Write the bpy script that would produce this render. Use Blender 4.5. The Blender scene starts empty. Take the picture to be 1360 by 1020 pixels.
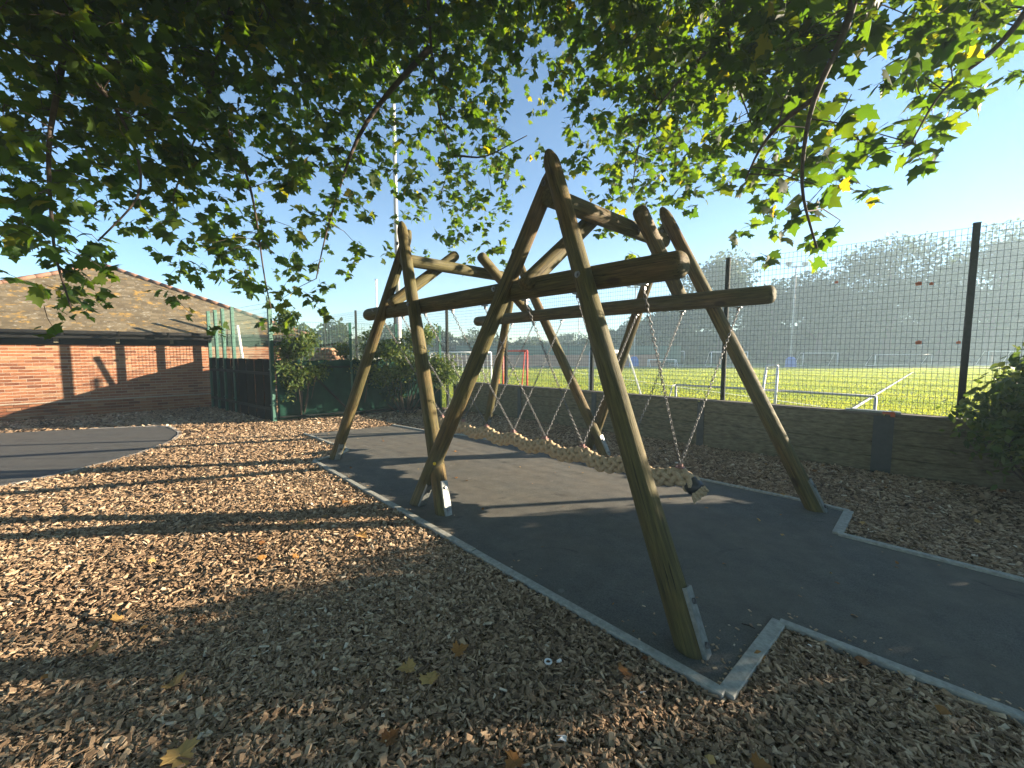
import bpy, math, random
import numpy as np
from mathutils import Vector, Matrix

random.seed(11)
rng = np.random.default_rng(7)
scene = bpy.context.scene
col = scene.collection

# ------------------------------------------------------------------ camera, sky, sun, exposure
CAM_H, FPX, PITCH = 1.6, 532.0, 0.0807
cam_data = bpy.data.cameras.new('camera')
cam = bpy.data.objects.new('camera', cam_data)
col.objects.link(cam)
cam.location = (0, 0, CAM_H)
cam.rotation_euler = (math.pi / 2 - PITCH, 0, 0)
cam_data.sensor_fit = 'HORIZONTAL'
cam_data.sensor_width = 36
cam_data.lens = 36 * FPX / 1360
cam_data.clip_start = 0.05
cam_data.clip_end = 1000
scene.camera = cam

SUN_EL, SUN_AZ = math.radians(14.0), math.radians(81.0)
S = Vector((math.sin(SUN_AZ) * math.cos(SUN_EL), math.cos(SUN_AZ) * math.cos(SUN_EL), math.sin(SUN_EL)))
world = bpy.data.worlds.new('World')
scene.world = world
world.use_nodes = True
wn = world.node_tree
bg = wn.nodes['Background']
sky = wn.nodes.new('ShaderNodeTexSky')
sky.sky_type = 'NISHITA'
sky.sun_disc = False
sky.sun_elevation = SUN_EL
sky.sun_rotation = SUN_AZ
sky.air_density = 1.0
sky.dust_density = 0.0
sky.ozone_density = 3.5
wn.links.new(sky.outputs[0], bg.inputs[0])
bg.inputs[1].default_value = 0.050
sun_d = bpy.data.lights.new('sun', 'SUN')
sun_d.energy = 5.0
sun_d.angle = math.radians(0.5)
sun_d.color = (1.0, 0.84, 0.64)
sun = bpy.data.objects.new('sun', sun_d)
sun.rotation_euler = S.to_track_quat('Z', 'Y').to_euler()
sun.location = (60, 10, 30)
col.objects.link(sun)
scene.view_settings.view_transform = 'Standard'
scene.view_settings.look = 'None'
scene.view_settings.gamma = 1
scene.view_settings.use_curve_mapping = False
scene.view_settings.exposure = 2.45
scene.render.engine = 'CYCLES'
scene.cycles.use_denoising = True
scene.cycles.max_bounces = 8
scene.cycles.transparent_max_bounces = 8
scene.cycles.volume_bounces = 1
HAZE_DENSITY = 0.0026

# ------------------------------------------------------------------ survey helpers (camera station at the origin)
_F = np.array([0, math.cos(PITCH), -math.sin(PITCH)])
_R = np.array([1.0, 0, 0])
_U = np.cross(_R, _F)


def ray(px, py):
    return _F + _R * (px - 680) / FPX + _U * (510 - py) / FPX


def gp(px, py, z=0.0):                       # sight line meets level z
    r = ray(px, py)
    return Vector(r * ((z - CAM_H) / r[2])) + Vector((0, 0, CAM_H))


def at(px, py, Y):                           # sight line at depth Y
    r = ray(px, py)
    return Vector(r * (Y / r[1])) + Vector((0, 0, CAM_H))


def proj(P):
    d = np.asarray(P, float) - np.array([0, 0, CAM_H])
    z = d @ _F
    return 680 + FPX * (d @ _R) / z, 510 - FPX * (d @ _U) / z, z


# ------------------------------------------------------------------ object helpers
def tag(o, label=None, cat=None, group=None, kind=None):
    if label: o['label'] = label
    if cat: o['category'] = cat
    if group: o['group'] = group
    if kind: o['kind'] = kind
    return o


def empty(name, loc=(0, 0, 0), label=None, cat=None, group=None):
    o = bpy.data.objects.new(name, None)
    o.location = loc
    o.empty_display_size = 0.2
    col.objects.link(o)
    return tag(o, label, cat, group)


def link(name, me, parent=None, loc=(0, 0, 0), rot=None, scale=None):
    o = bpy.data.objects.new(name, me)
    o.location = loc
    if rot is not None:
        if hasattr(rot, 'w'):
            o.rotation_mode = 'QUATERNION'
            o.rotation_quaternion = rot
        else:
            o.rotation_euler = rot
    if scale is not None:
        o.scale = scale
    col.objects.link(o)
    if parent is not None:
        o.parent = parent
    return o


def np_mesh(name, V, polys, mat, attrs=None, smooth=False):
    """V (n,3); polys: list of (m,k) index arrays; attrs: {name: per-face floats}"""
    me = bpy.data.meshes.new(name)
    V = np.asarray(V, np.float32)
    me.vertices.add(len(V))
    me.vertices.foreach_set('co', V.ravel())
    loops = np.concatenate([np.asarray(p, np.int32).ravel() for p in polys])
    tot = np.concatenate([np.full(len(p), np.asarray(p).shape[1], np.int32) for p in polys])
    st = np.concatenate([[0], np.cumsum(tot)[:-1]]).astype(np.int32)
    me.loops.add(len(loops))
    me.loops.foreach_set('vertex_index', loops)
    me.polygons.add(len(tot))
    me.polygons.foreach_set('loop_start', st)
    me.polygons.foreach_set('loop_total', tot)
    me.polygons.foreach_set('use_smooth', np.full(len(tot), bool(smooth)))
    if attrs:
        for k, a in attrs.items():
            at_ = me.attributes.new(k, 'FLOAT', 'FACE')
            at_.data.foreach_set('value', np.asarray(a, np.float32))
    me.materials.append(mat)
    me.update(calc_edges=True)
    return me


def stamp(TV, TF, M, T, tint=None):
    """copies of a template (k,3)/(faces m,q) under matrices M (n,3,3) and offsets T (n,3)"""
    TV = np.asarray(TV); TF = np.asarray(TF)
    n, k = len(M), len(TV)
    V = np.einsum('nij,kj->nki', M, TV) + T[:, None, :]
    F = (TF[None] + (np.arange(n) * k)[:, None, None]).reshape(-1, TF.shape[1])
    a = None if tint is None else np.repeat(tint, len(TF))
    return V.reshape(-1, 3), F, a


class MB:
    """collects shapes into one mesh"""
    def __init__(s):
        s.v = []; s.f = []

    def box(s, c, size, X=(1, 0, 0), Z=(0, 0, 1)):
        X = Vector(X).normalized(); Z = Vector(Z); Y = Z.cross(X).normalized(); Z = X.cross(Y).normalized()
        c = Vector(c); a, b, d = [q / 2 for q in size]
        i = len(s.v)
        for sx in (-1, 1):
            for sy in (-1, 1):
                for sz in (-1, 1):
                    s.v.append(c + X * a * sx + Y * b * sy + Z * d * sz)
        for f in ((0, 1, 3, 2), (4, 6, 7, 5), (0, 4, 5, 1), (2, 3, 7, 6), (0, 2, 6, 4), (1, 5, 7, 3)):
            s.f.append([i + q for q in f])

    def tube(s, pts, r, n=6, caps=True):
        pts = [Vector(p) for p in pts]
        rs = r if isinstance(r, (list, tuple)) else [r] * len(pts)
        base = len(s.v)
        ref = None
        for j, p in enumerate(pts):
            t = (pts[min(j + 1, len(pts) - 1)] - pts[max(j - 1, 0)]).normalized()
            if ref is None:
                ref = t.orthogonal().normalized()
            else:
                ref = (ref - t * ref.dot(t)).normalized()
            b = t.cross(ref)
            for k in range(n):
                a = 2 * math.pi * k / n
                s.v.append(p + (ref * math.cos(a) + b * math.sin(a)) * rs[j])
        for j in range(len(pts) - 1):
            for k in range(n):
                k2 = (k + 1) % n
                s.f.append([base + j * n + k, base + j * n + k2, base + (j + 1) * n + k2, base + (j + 1) * n + k])
        if caps:
            s.f.append([base + k for k in range(n)][::-1])
            s.f.append([base + (len(pts) - 1) * n + k for k in range(n)])

    def poly(s, pts):
        i = len(s.v)
        s.v += [Vector(p) for p in pts]
        s.f.append(list(range(i, i + len(pts))))

    def prism(s, pts, z0, z1):
        """pts counter-clockwise (x,y)"""
        i = len(s.v); n = len(pts)
        s.v += [Vector((p[0], p[1], z0)) for p in pts] + [Vector((p[0], p[1], z1)) for p in pts]
        s.f.append([i + k for k in range(n)][::-1])
        s.f.append([i + n + k for k in range(n)])
        for k in range(n):
            k2 = (k + 1) % n
            s.f.append([i + k, i + k2, i + n + k2, i + n + k])

    def build(s, name, mat, parent=None, smooth=False, origin=None):
        if origin is None:
            origin = parent_world(parent)
        me = bpy.data.meshes.new(name)
        o_ = Vector(origin)
        me.from_pydata([tuple(v - o_) for v in s.v], [], s.f)
        if smooth:
            me.polygons.foreach_set('use_smooth', [True] * len(me.polygons))
        me.materials.append(mat)
        me.update()
        return link(name, me, parent)


def parent_world(p):
    v = Vector((0, 0, 0))
    while p is not None:
        v = v + p.location
        p = p.parent
    return v


def in_poly(P, poly):
    P = np.asarray(P); x, y = P[:, 0], P[:, 1]
    ins = np.zeros(len(P), bool)
    n = len(poly)
    for i in range(n):
        x1, y1 = poly[i][:2]; x2, y2 = poly[(i + 1) % n][:2]
        c = ((y1 > y) != (y2 > y)) & (x < (x2 - x1) * (y - y1) / (y2 - y1 + 1e-12) + x1)
        ins ^= c
    return ins


# ------------------------------------------------------------------ materials
def nmat(name):
    m = bpy.data.materials.new(name)
    m.use_nodes = True
    nt = m.node_tree
    for n in list(nt.nodes):
        nt.nodes.remove(n)
    out = nt.nodes.new('ShaderNodeOutputMaterial')
    return m, nt, out


def N(nt, t, **kw):
    n = nt.nodes.new(t)
    for k, v in kw.items():
        if k.startswith('i_'):
            n.inputs[k[2:].replace('_', ' ')].default_value = v
        else:
            setattr(n, k, v)
    return n


def ramp(nt, fac, stops):
    r = nt.nodes.new('ShaderNodeValToRGB')
    e = r.color_ramp.elements
    while len(e) < len(stops):
        e.new(0.5)
    for q, (p, c) in zip(e, stops):
        q.position = p
        q.color = (*c, 1) if len(c) == 3 else c
    nt.links.new(fac, r.inputs[0])
    return r.outputs[0]


def mix(nt, fac, a, b, mode='MIX'):
    m = nt.nodes.new('ShaderNodeMix')
    m.data_type = 'RGBA'; m.blend_type = mode
    for sock, v in ((m.inputs[0], fac), (m.inputs[6], a), (m.inputs[7], b)):
        if hasattr(v, 'links') or isinstance(v, bpy.types.NodeSocket):
            nt.links.new(v, sock)
        elif isinstance(v, (int, float)):
            sock.default_value = v
        else:
            sock.default_value = (*v, 1)
    return m.outputs[2]


def noise(nt, scale, detail=4, stretch=None, coord='Object', rough=0.6, dist=0.0):
    tc = nt.nodes.new('ShaderNodeTexCoord')
    mp = nt.nodes.new('ShaderNodeMapping')
    if coord == 'World':                     # pieces that share mesh data still get their own grain
        nt.links.new(nt.nodes.new('ShaderNodeNewGeometry').outputs['Position'], mp.inputs[0])
    elif coord == 'Shifted':
        ad = nt.nodes.new('ShaderNodeVectorMath'); ad.operation = 'MULTIPLY_ADD'
        nt.links.new(nt.nodes.new('ShaderNodeObjectInfo').outputs['Random'], ad.inputs[0])
        ad.inputs[1].default_value = (13.0, 29.0, 41.0)
        nt.links.new(tc.outputs['Object'], ad.inputs[2])
        nt.links.new(ad.outputs[0], mp.inputs[0])
    else:
        nt.links.new(tc.outputs[coord], mp.inputs[0])
    if stretch:
        mp.inputs['Scale'].default_value = stretch
    n = nt.nodes.new('ShaderNodeTexNoise')
    n.inputs['Scale'].default_value = scale
    n.inputs['Detail'].default_value = detail
    n.inputs['Roughness'].default_value = rough
    n.inputs['Distortion'].default_value = dist
    nt.links.new(mp.outputs[0], n.inputs['Vector'])
    return n.outputs['Fac']


def bump(nt, h, strength=0.4, dist=0.01):
    b = nt.nodes.new('ShaderNodeBump')
    b.inputs['Strength'].default_value = strength
    b.inputs['Distance'].default_value = dist
    nt.links.new(h, b.inputs['Height'])
    return b.outputs[0]


def princ(nt, out, color, rough=0.8, metal=0.0, normal=None, spec=0.5):
    p = nt.nodes.new('ShaderNodeBsdfPrincipled')
    if isinstance(color, bpy.types.NodeSocket):
        nt.links.new(color, p.inputs['Base Color'])
    else:
        p.inputs['Base Color'].default_value = (*color, 1)
    p.inputs['Roughness'].default_value = rough
    p.inputs['Metallic'].default_value = metal
    p.inputs['Specular IOR Level'].default_value = spec
    if normal is not None:
        nt.links.new(normal, p.inputs['Normal'])
    nt.links.new(p.outputs[0], out.inputs[0])
    return p


def simple(name, c1, c2, scale=20, rough=0.8, metal=0.0, bs=0.2, stretch=None, bd=0.005, spec=0.5):
    m, nt, out = nmat(name)
    f = noise(nt, scale, 5, stretch)
    c = ramp(nt, f, [(0.3, c1), (0.7, c2)])
    princ(nt, out, c, rough, metal, bump(nt, f, bs, bd), spec)
    return m


def attr(nt, name='tint'):
    a = nt.nodes.new('ShaderNodeAttribute')
    a.attribute_name = name
    return a.outputs['Fac']


def leaf_mat(name, stops, trans=0.5, rough=0.45, tcol=None):
    m, nt, out = nmat(name)
    c = ramp(nt, attr(nt), stops)
    p = N(nt, 'ShaderNodeBsdfPrincipled')
    nt.links.new(c, p.inputs['Base Color'])
    p.inputs['Roughness'].default_value = rough
    p.inputs['Specular IOR Level'].default_value = 0.12
    t = N(nt, 'ShaderNodeBsdfTranslucent')
    tc = mix(nt, 1.0, c, tcol or (2.6, 2.2, 0.7), 'MULTIPLY')
    nt.links.new(tc, t.inputs[0])
    mx = N(nt, 'ShaderNodeMixShader')
    mx.inputs[0].default_value = trans
    nt.links.new(p.outputs[0], mx.inputs[1]); nt.links.new(t.outputs[0], mx.inputs[2])
    nt.links.new(mx.outputs[0], out.inputs[0])
    return m


def log_material():
    m, nt, out = nmat('pressure_treated_log')
    grain = noise(nt, 9, 8, (6, 6, 0.35), 'Shifted', rough=0.65, dist=0.3)
    blotch = noise(nt, 2.2, 4, (1, 1, 0.6), 'Shifted')
    fine = noise(nt, 60, 6, (3, 3, 0.12), 'Shifted')
    rnd = N(nt, 'ShaderNodeObjectInfo').outputs['Random']
    brown = ramp(nt, grain, [(0.25, (0.040, 0.025, 0.010)), (0.5, (0.118, 0.074, 0.026)), (0.8, (0.23, 0.145, 0.055))])
    green = ramp(nt, grain, [(0.25, (0.024, 0.023, 0.009)), (0.55, (0.090, 0.080, 0.026)), (0.85, (0.18, 0.152, 0.052))])
    gf = ramp(nt, blotch, [(0.32, (0, 0, 0)), (0.54, (1, 1, 1))])
    base = mix(nt, gf, brown, green)
    cr = ramp(nt, fine, [(0.30, (0.25, 0.25, 0.25)), (0.46, (1, 1, 1))])
    base = mix(nt, 0.75, base, cr, 'MULTIPLY')
    tone = ramp(nt, rnd, [(0, (0.85, 0.85, 0.85)), (1, (1.12, 1.08, 1.0))])
    base = mix(nt, 1.0, base, tone, 'MULTIPLY')
    ck = noise(nt, 26, 3, (4, 4, 0.10), 'Shifted', rough=0.5, dist=0.5)
    crk = ramp(nt, ck, [(0.33, (0.10, 0.10, 0.10)), (0.375, (1, 1, 1))])
    base = mix(nt, 0.9, base, crk, 'MULTIPLY')
    tc = N(nt, 'ShaderNodeTexCoord'); mp = N(nt, 'ShaderNodeMapping'); mp.inputs['Scale'].default_value = (1, 1, 0.55)
    nt.links.new(tc.outputs['Object'], mp.inputs[0])
    vk = N(nt, 'ShaderNodeTexVoronoi'); vk.inputs['Scale'].default_value = 4.2
    nt.links.new(mp.outputs[0], vk.inputs['Vector'])
    base = mix(nt, ramp(nt, vk.outputs['Distance'], [(0.10, (0.8, 0.8, 0.8)), (0.17, (0, 0, 0))]), base, (0.030, 0.018, 0.009))
    wth = noise(nt, 3.5, 5, (1, 1, 0.3), 'Shifted')
    base = mix(nt, ramp(nt, wth, [(0.56, (0, 0, 0)), (0.72, (0.5, 0.5, 0.5))]), base, (0.15, 0.135, 0.105))
    h = mix(nt, 0.5, grain, fine)
    h = mix(nt, 0.6, h, crk, 'MULTIPLY')
    princ(nt, out, base, 0.75, 0, bump(nt, h, 0.8, 0.010), 0.3)
    return m


M = {}
M['log'] = log_material()
M['galv'] = simple('galvanised_steel', (0.15, 0.165, 0.155), (0.28, 0.30, 0.28), 30, 0.45, 0.3, 0.1)
M['bolt'] = simple('bolt_steel', (0.10, 0.10, 0.10), (0.2, 0.2, 0.2), 60, 0.4, 0.8, 0.1)
M['chain'] = simple('zinc_chain', (0.07, 0.07, 0.07), (0.20, 0.20, 0.195), 80, 0.45, 0.4, 0.1)
M['rope'] = simple('rope_fibre', (0.34, 0.245, 0.145), (0.56, 0.43, 0.275), 120, 0.95, 0, 0.7, None, 0.004, 0.1)
M['tape'] = simple('black_band', (0.015, 0.016, 0.018), (0.03, 0.03, 0.033), 40, 0.4)
M['red_shackle'] = simple('red_shackle', (0.22, 0.10, 0.085), (0.32, 0.18, 0.155), 60, 0.6)
M['fence'] = simple('fence_paint_dark', (0.012, 0.016, 0.015), (0.02, 0.026, 0.024), 30, 0.8, 0, 0.1, None, 0.005, 0.1)
M['green_paint'] = simple('green_powder_coat', (0.010, 0.075, 0.050), (0.018, 0.105, 0.072), 12, 0.5)
M['white_paint'] = simple('white_paint', (0.68, 0.68, 0.66), (0.82, 0.82, 0.80), 12, 0.5)
M['red_paint'] = simple('red_paint', (0.55, 0.05, 0.03), (0.66, 0.08, 0.05), 12, 0.5)
M['grey_paint'] = simple('grey_pole', (0.36, 0.36, 0.35), (0.46, 0.46, 0.45), 8, 0.5)
M['blue_pad'] = simple('blue_padding', (0.02, 0.10, 0.42), (0.03, 0.14, 0.5), 6, 0.6)
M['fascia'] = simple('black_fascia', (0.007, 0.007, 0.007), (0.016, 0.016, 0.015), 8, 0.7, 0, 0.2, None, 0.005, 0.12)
M['mortar'] = simple('mortar', (0.32, 0.255, 0.19), (0.42, 0.345, 0.265), 25, 0.95)
M['edging'] = simple('pale_edging', (0.22, 0.22, 0.19), (0.38, 0.38, 0.33), 35, 0.85, 0, 0.3, (1, 1, 1), 0.003)
M['kerb'] = simple('concrete_kerb', (0.26, 0.23, 0.19), (0.4, 0.36, 0.3), 25, 0.9)
M['plank'] = simple('sleeper_wood', (0.065, 0.060, 0.034), (0.21, 0.185, 0.11), 5, 0.9, 0, 0.5, (0.25, 3, 8), 0.01)
M['wall_post'] = simple('dark_steel_post', (0.035, 0.045, 0.045), (0.06, 0.07, 0.07), 10, 0.6)
M['cap'] = simple('capping_board', (0.09, 0.08, 0.065), (0.17, 0.15, 0.12), 10, 0.8, 0, 0.3, (0.3, 3, 3))
M['bark'] = simple('bark', (0.035, 0.028, 0.020), (0.10, 0.08, 0.058), 9, 0.95, 0, 0.8, (1, 1, 0.3), 0.02)
M['twig'] = simple('twig_bark', (0.03, 0.022, 0.015), (0.07, 0.05, 0.035), 30, 0.9)
M['orange'] = simple('orange_tag', (0.42, 0.09, 0.035), (0.52, 0.13, 0.05), 30, 0.6)
M['cutwood'] = simple('cut_wood', (0.22, 0.12, 0.07), (0.42, 0.26, 0.16), 14, 0.9)
M['leaf'] = leaf_mat('plane_leaf', [(0.0, (0.012, 0.030, 0.007)), (0.5, (0.021, 0.043, 0.008)), (0.8, (0.040, 0.058, 0.008)), (0.94, (0.085, 0.080, 0.011)), (1.0, (0.15, 0.05, 0.012))], 0.42, 0.6, (7.4, 6.6, 1.2))
M['shrub_leaf'] = leaf_mat('shrub_leaf', [(0.0, (0.032, 0.065, 0.018)), (0.6, (0.070, 0.110, 0.032)), (1.0, (0.15, 0.165, 0.055))], 0.35, 0.4, (2.4, 2.2, 0.8))
M['far_leaf'] = leaf_mat('far_leaf', [(0.0, (0.022, 0.042, 0.016)), (1.0, (0.060, 0.085, 0.028))], 0.25, 0.6, (2.0, 1.9, 0.8))
M['grass'] = leaf_mat('sports_grass', [(0.0, (0.090, 0.135, 0.022)), (1.0, (0.165, 0.205, 0.042))], 0.55, 0.6, (2.4, 2.1, 0.8))
M['dead_leaf'] = leaf_mat('fallen_leaf', [(0.0, (0.16, 0.07, 0.03)), (0.5, (0.34, 0.17, 0.05)), (1.0, (0.50, 0.33, 0.12))], 0.15, 0.7, (1.3, 1.2, 0.9))


def chip_material():
    m, nt, out = nmat('wood_chip')
    c = ramp(nt, attr(nt), [(0.0, (0.07, 0.045, 0.028)), (0.3, (0.23, 0.150, 0.088)), (0.65, (0.43, 0.298, 0.182)), (0.92, (0.57, 0.43, 0.28)), (1.0, (0.66, 0.56, 0.42))])
    f = noise(nt, 90, 3)
    c = mix(nt, 0.5, c, ramp(nt, f, [(0.3, (0.6, 0.6, 0.6)), (0.7, (1.15, 1.15, 1.15))]), 'MULTIPLY')
    princ(nt, out, c, 0.85, 0, None, 0.25)
    return m


M['chip'] = chip_material()


def soil_material():
    m, nt, out = nmat('chip_bed')
    tc = N(nt, 'ShaderNodeTexCoord')
    v = N(nt, 'ShaderNodeTexVoronoi'); v.inputs['Scale'].default_value = 42
    nt.links.new(tc.outputs['Object'], v.inputs['Vector'])
    c = ramp(nt, v.outputs['Color'], [(0.1, (0.055, 0.036, 0.022)), (0.5, (0.15, 0.10, 0.06)), (0.9, (0.29, 0.21, 0.13))])
    big = noise(nt, 0.9, 4)
    c = mix(nt, 0.6, c, ramp(nt, big, [(0.35, (0.7, 0.66, 0.62)), (0.65, (1.05, 1.02, 1.0))]), 'MULTIPLY')
    princ(nt, out, c, 0.95, 0, bump(nt, v.outputs['Distance'], 0.9, 0.02), 0.2)
    return m


M['soil'] = soil_material()


def tarmac(name, c1, c2, patch):
    m, nt, out = nmat(name)
    f = noise(nt, 130, 4, None, 'Object', 0.8)
    b = noise(nt, 0.9, 6, None, 'Object', 0.65, 0.6)
    w = noise(nt, 5, 7, None, 'Object', 0.7)
    st = noise(nt, 1.7, 5, (1.0, 1.6, 1), 'Object', 0.7, 1.2)
    c = ramp(nt, f, [(0.28, c1), (0.74, c2)])
    c = mix(nt, ramp(nt, b, [(0.40, (0, 0, 0)), (0.66, (0.85, 0.85, 0.85))]), c, patch)
    c = mix(nt, 0.6, c, ramp(nt, w, [(0.3, (0.62, 0.62, 0.62)), (0.7, (1.3, 1.3, 1.3))]), 'MULTIPLY')
    c = mix(nt, ramp(nt, st, [(0.60, (0, 0, 0)), (0.70, (0.55, 0.55, 0.55))]), c, tuple(q * 0.5 for q in c1))
    tc = N(nt, 'ShaderNodeTexCoord'); v = N(nt, 'ShaderNodeTexVoronoi'); v.inputs['Scale'].default_value = 2.3
    nt.links.new(tc.outputs['Object'], v.inputs['Vector'])
    c = mix(nt, ramp(nt, v.outputs['Distance'], [(0.045, (0.6, 0.6, 0.6)), (0.06, (0, 0, 0))]), c, (0.19, 0.18, 0.165))
    princ(nt, out, c, 0.85, 0, bump(nt, f, 0.6, 0.005), 0.35)
    return m


M['pad'] = tarmac('rubber_surface', (0.034, 0.034, 0.029), (0.170, 0.166, 0.145), (0.120, 0.108, 0.084))
M['tarmac'] = tarmac('tarmac', (0.032, 0.033, 0.031), (0.105, 0.106, 0.098), (0.075, 0.072, 0.062))
M['field'] = simple('field_turf', (0.075, 0.14, 0.012), (0.11, 0.19, 0.018), 1.5, 0.95, 0, 0.3)
M['terrain'] = simple('rough_ground', (0.05, 0.07, 0.02), (0.08, 0.10, 0.03), 0.5, 0.95)
M['track'] = simple('track_surface', (0.20, 0.17, 0.14), (0.27, 0.23, 0.19), 2, 0.9)
M['redbank'] = simple('reddish_wall', (0.33, 0.15, 0.09), (0.46, 0.25, 0.16), 1.5, 0.95)
M['screen'] = simple('green_netting', (0.005, 0.028, 0.019), (0.012, 0.052, 0.035), 4, 0.8, 0, 0.4, (1, 1, 1), 0.03, 0.1)
M['shaded_screen'] = simple('shaded_screening', (0.004, 0.006, 0.005), (0.009, 0.012, 0.011), 6, 0.9, 0, 0.1, None, 0.005, 0.03)  # green screening in shade, the shade put into its near-black colour
M['hill'] = simple('far_hill', (0.03, 0.05, 0.03), (0.05, 0.07, 0.04), 0.2, 0.95)


def brick_material():
    m, nt, out = nmat('red_brick')
    c = ramp(nt, attr(nt), [(0.0, (0.16, 0.062, 0.036)), (0.4, (0.285, 0.120, 0.062)), (0.75, (0.355, 0.170, 0.090)), (1.0, (0.38, 0.225, 0.135))])
    f = noise(nt, 35, 5, None, 'World')
    g = noise(nt, 1.1, 5, (1, 1, 1.5), 'World')
    c = mix(nt, 0.6, c, ramp(nt, f, [(0.3, (0.75, 0.75, 0.75)), (0.7, (1.12, 1.1, 1.08))]), 'MULTIPLY')
    c = mix(nt, 0.6, c, ramp(nt, g, [(0.35, (0.72, 0.68, 0.66)), (0.65, (1.1, 1.06, 1.0))]), 'MULTIPLY')
    princ(nt, out, c, 0.9, 0, bump(nt, f, 0.2, 0.002), 0.15)
    return m


def tile_material():
    m, nt, out = nmat('lichen_roof_tile')
    c = ramp(nt, attr(nt), [(0.0, (0.085, 0.068, 0.042)), (0.6, (0.125, 0.100, 0.062)), (1.0, (0.17, 0.14, 0.09))])
    l = noise(nt, 3.2, 6, (1, 1, 1), rough=0.7)
    c = mix(nt, ramp(nt, l, [(0.55, (0, 0, 0)), (0.64, (0.85, 0.85, 0.85))]), c, (0.33, 0.20, 0.045))
    g = noise(nt, 9, 5)
    c = mix(nt, ramp(nt, g, [(0.58, (0, 0, 0)), (0.66, (0.6, 0.6, 0.6))]), c, (0.30, 0.29, 0.24))
    princ(nt, out, c, 0.95, 0, bump(nt, g, 0.2, 0.003), 0.15)
    return m


M['brick'] = brick_material()
M['tile'] = tile_material()
M['ridge_tile'] = simple('ridge_tile', (0.13, 0.075, 0.05), (0.22, 0.12, 0.08), 12, 0.9)

# ------------------------------------------------------------------ ground and field
L0 = Vector((0.2, 9.45, 0)); LD = Vector((4.75, -4.25, 0)).normalized(); LN = Vector((4.25, 4.75, 0)).normalized()


def wline(s, off=0.0, z=0.0):                 # along the retaining wall / field fence
    p = L0 + LD * s + LN * off
    return Vector((p.x, p.y, z))


FZ = -0.35
m = MB(); m.poly([(-31, -21, -0.42), (118, -21, -0.42), (118, 108, -0.42), (-31, 108, -0.42)])
tag(m.build('terrain', M['terrain']), kind='structure')

a, b = wline(-14, 0.1), wline(24, 0.1)
a2, b2 = a + LN * 82, b + LN * 82
m = MB(); m.poly([(a.x, a.y, FZ), (b.x, b.y, FZ), (b2.x, b2.y, FZ), (a2.x, a2.y, FZ)])
field = tag(m.build('sports_field', M['field']), kind='structure')

gA, gB = wline(-14, 0.06), wline(24, 0.06)
m = MB(); m.prism([(-30, 22), (-30, -20), (gB.x, -20), (gB.x, gB.y), (gA.x, gA.y), (gA.x, 22)], -0.45, 0.0)
tag(m.build('playground_ground', M['soil']), kind='structure')

PAD = [(0.98, 1.72), (1.56, 2.22), (2.21, 1.60), (4.9, -0.97), (6.2, 0.0), (3.53, 2.64), (2.82, 3.35), (3.33, 3.84), (3.09, 4.13),
       (2.37, 4.82), (-0.89, 7.45), (-1.63, 7.82), (-2.56, 8.52), (-3.98, 7.59), (-3.11, 6.78), (-2.82, 6.56), (-2.63, 6.31), (-2.66, 6.02), (-2.86, 5.68)]
m = MB(); m.prism(PAD, -0.05, 0.02)
pad = tag(m.build('safety_surface', M['pad']), kind='structure')


def edging(p, q, w, parent, mat, name='edging_board', ztop=0.042, seg=1.6, proud=0.0):
    p, q = Vector((*p, 0)), Vector((*q, 0))
    d = q - p; L = d.length; d.normalize()
    n = max(1, round(L / seg))
    for i in range(n):
        a_ = p + d * (L * i / n + 0.003); b_ = p + d * (L * (i + 1) / n - 0.003)
        mb = MB()
        zt = ztop + random.uniform(-0.004, 0.004)
        c = (a_ + b_) / 2 + d.cross(Vector((0, 0, 1))) * random.uniform(-0.004, 0.004)
        mb.box((c.x, c.y, zt - 0.06), ((b_ - a_).length, w, 0.12), d)
        o = mb.build(name, mat, parent)
        bv = o.modifiers.new('bevel', 'BEVEL'); bv.width = 0.004; bv.segments = 1


for i, j, w in ((18, 0, 0.055), (0, 1, 0.072), (1, 2, 0.05), (2, 3, 0.05), (4, 5, 0.05), (5, 6, 0.05), (6, 7, 0.075), (7, 8, 0.05), (8, 9, 0.045),
                (9, 10, 0.045), (10, 11, 0.045), (11, 12, 0.045), (13, 14, 0.05), (14, 15, 0.05), (15, 16, 0.05), (16, 17, 0.05), (17, 18, 0.05)):
    edging(PAD[i], PAD[j], w, pad, M['edging'])

PATH = [(-16, 6.0), (-16, 1.2), (-10, 1.6), (-7.3, 2.6), (-6.35, 3.7), (-6.03, 4.6), (-5.85, 5.1), (-5.82, 5.6), (-5.85, 6.2), (-5.97, 6.75), (-6.12, 7.15),
        (-6.35, 7.55), (-6.6, 7.85), (-6.95, 8.15), (-7.25, 8.38), (-7.54, 8.46), (-8.1, 8.36), (-8.73, 8.17), (-10.0, 7.73)]
m = MB(); m.prism(PATH, -0.05, 0.012)
path = tag(m.build('tarmac_path', M['tarmac']), kind='structure')
for i in range(3, 17):
    edging(PATH[i], PATH[i + 1], 0.07, path, M['kerb'], 'concrete_edging', 0.022, 0.9)

# building footprint (used by the chips too)
BW0 = Vector((-11.73, 9.0, 0)); BD = Vector((0.76, 0.65, 0)).normalized(); BN = Vector((-BD.y, BD.x, 0))

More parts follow.
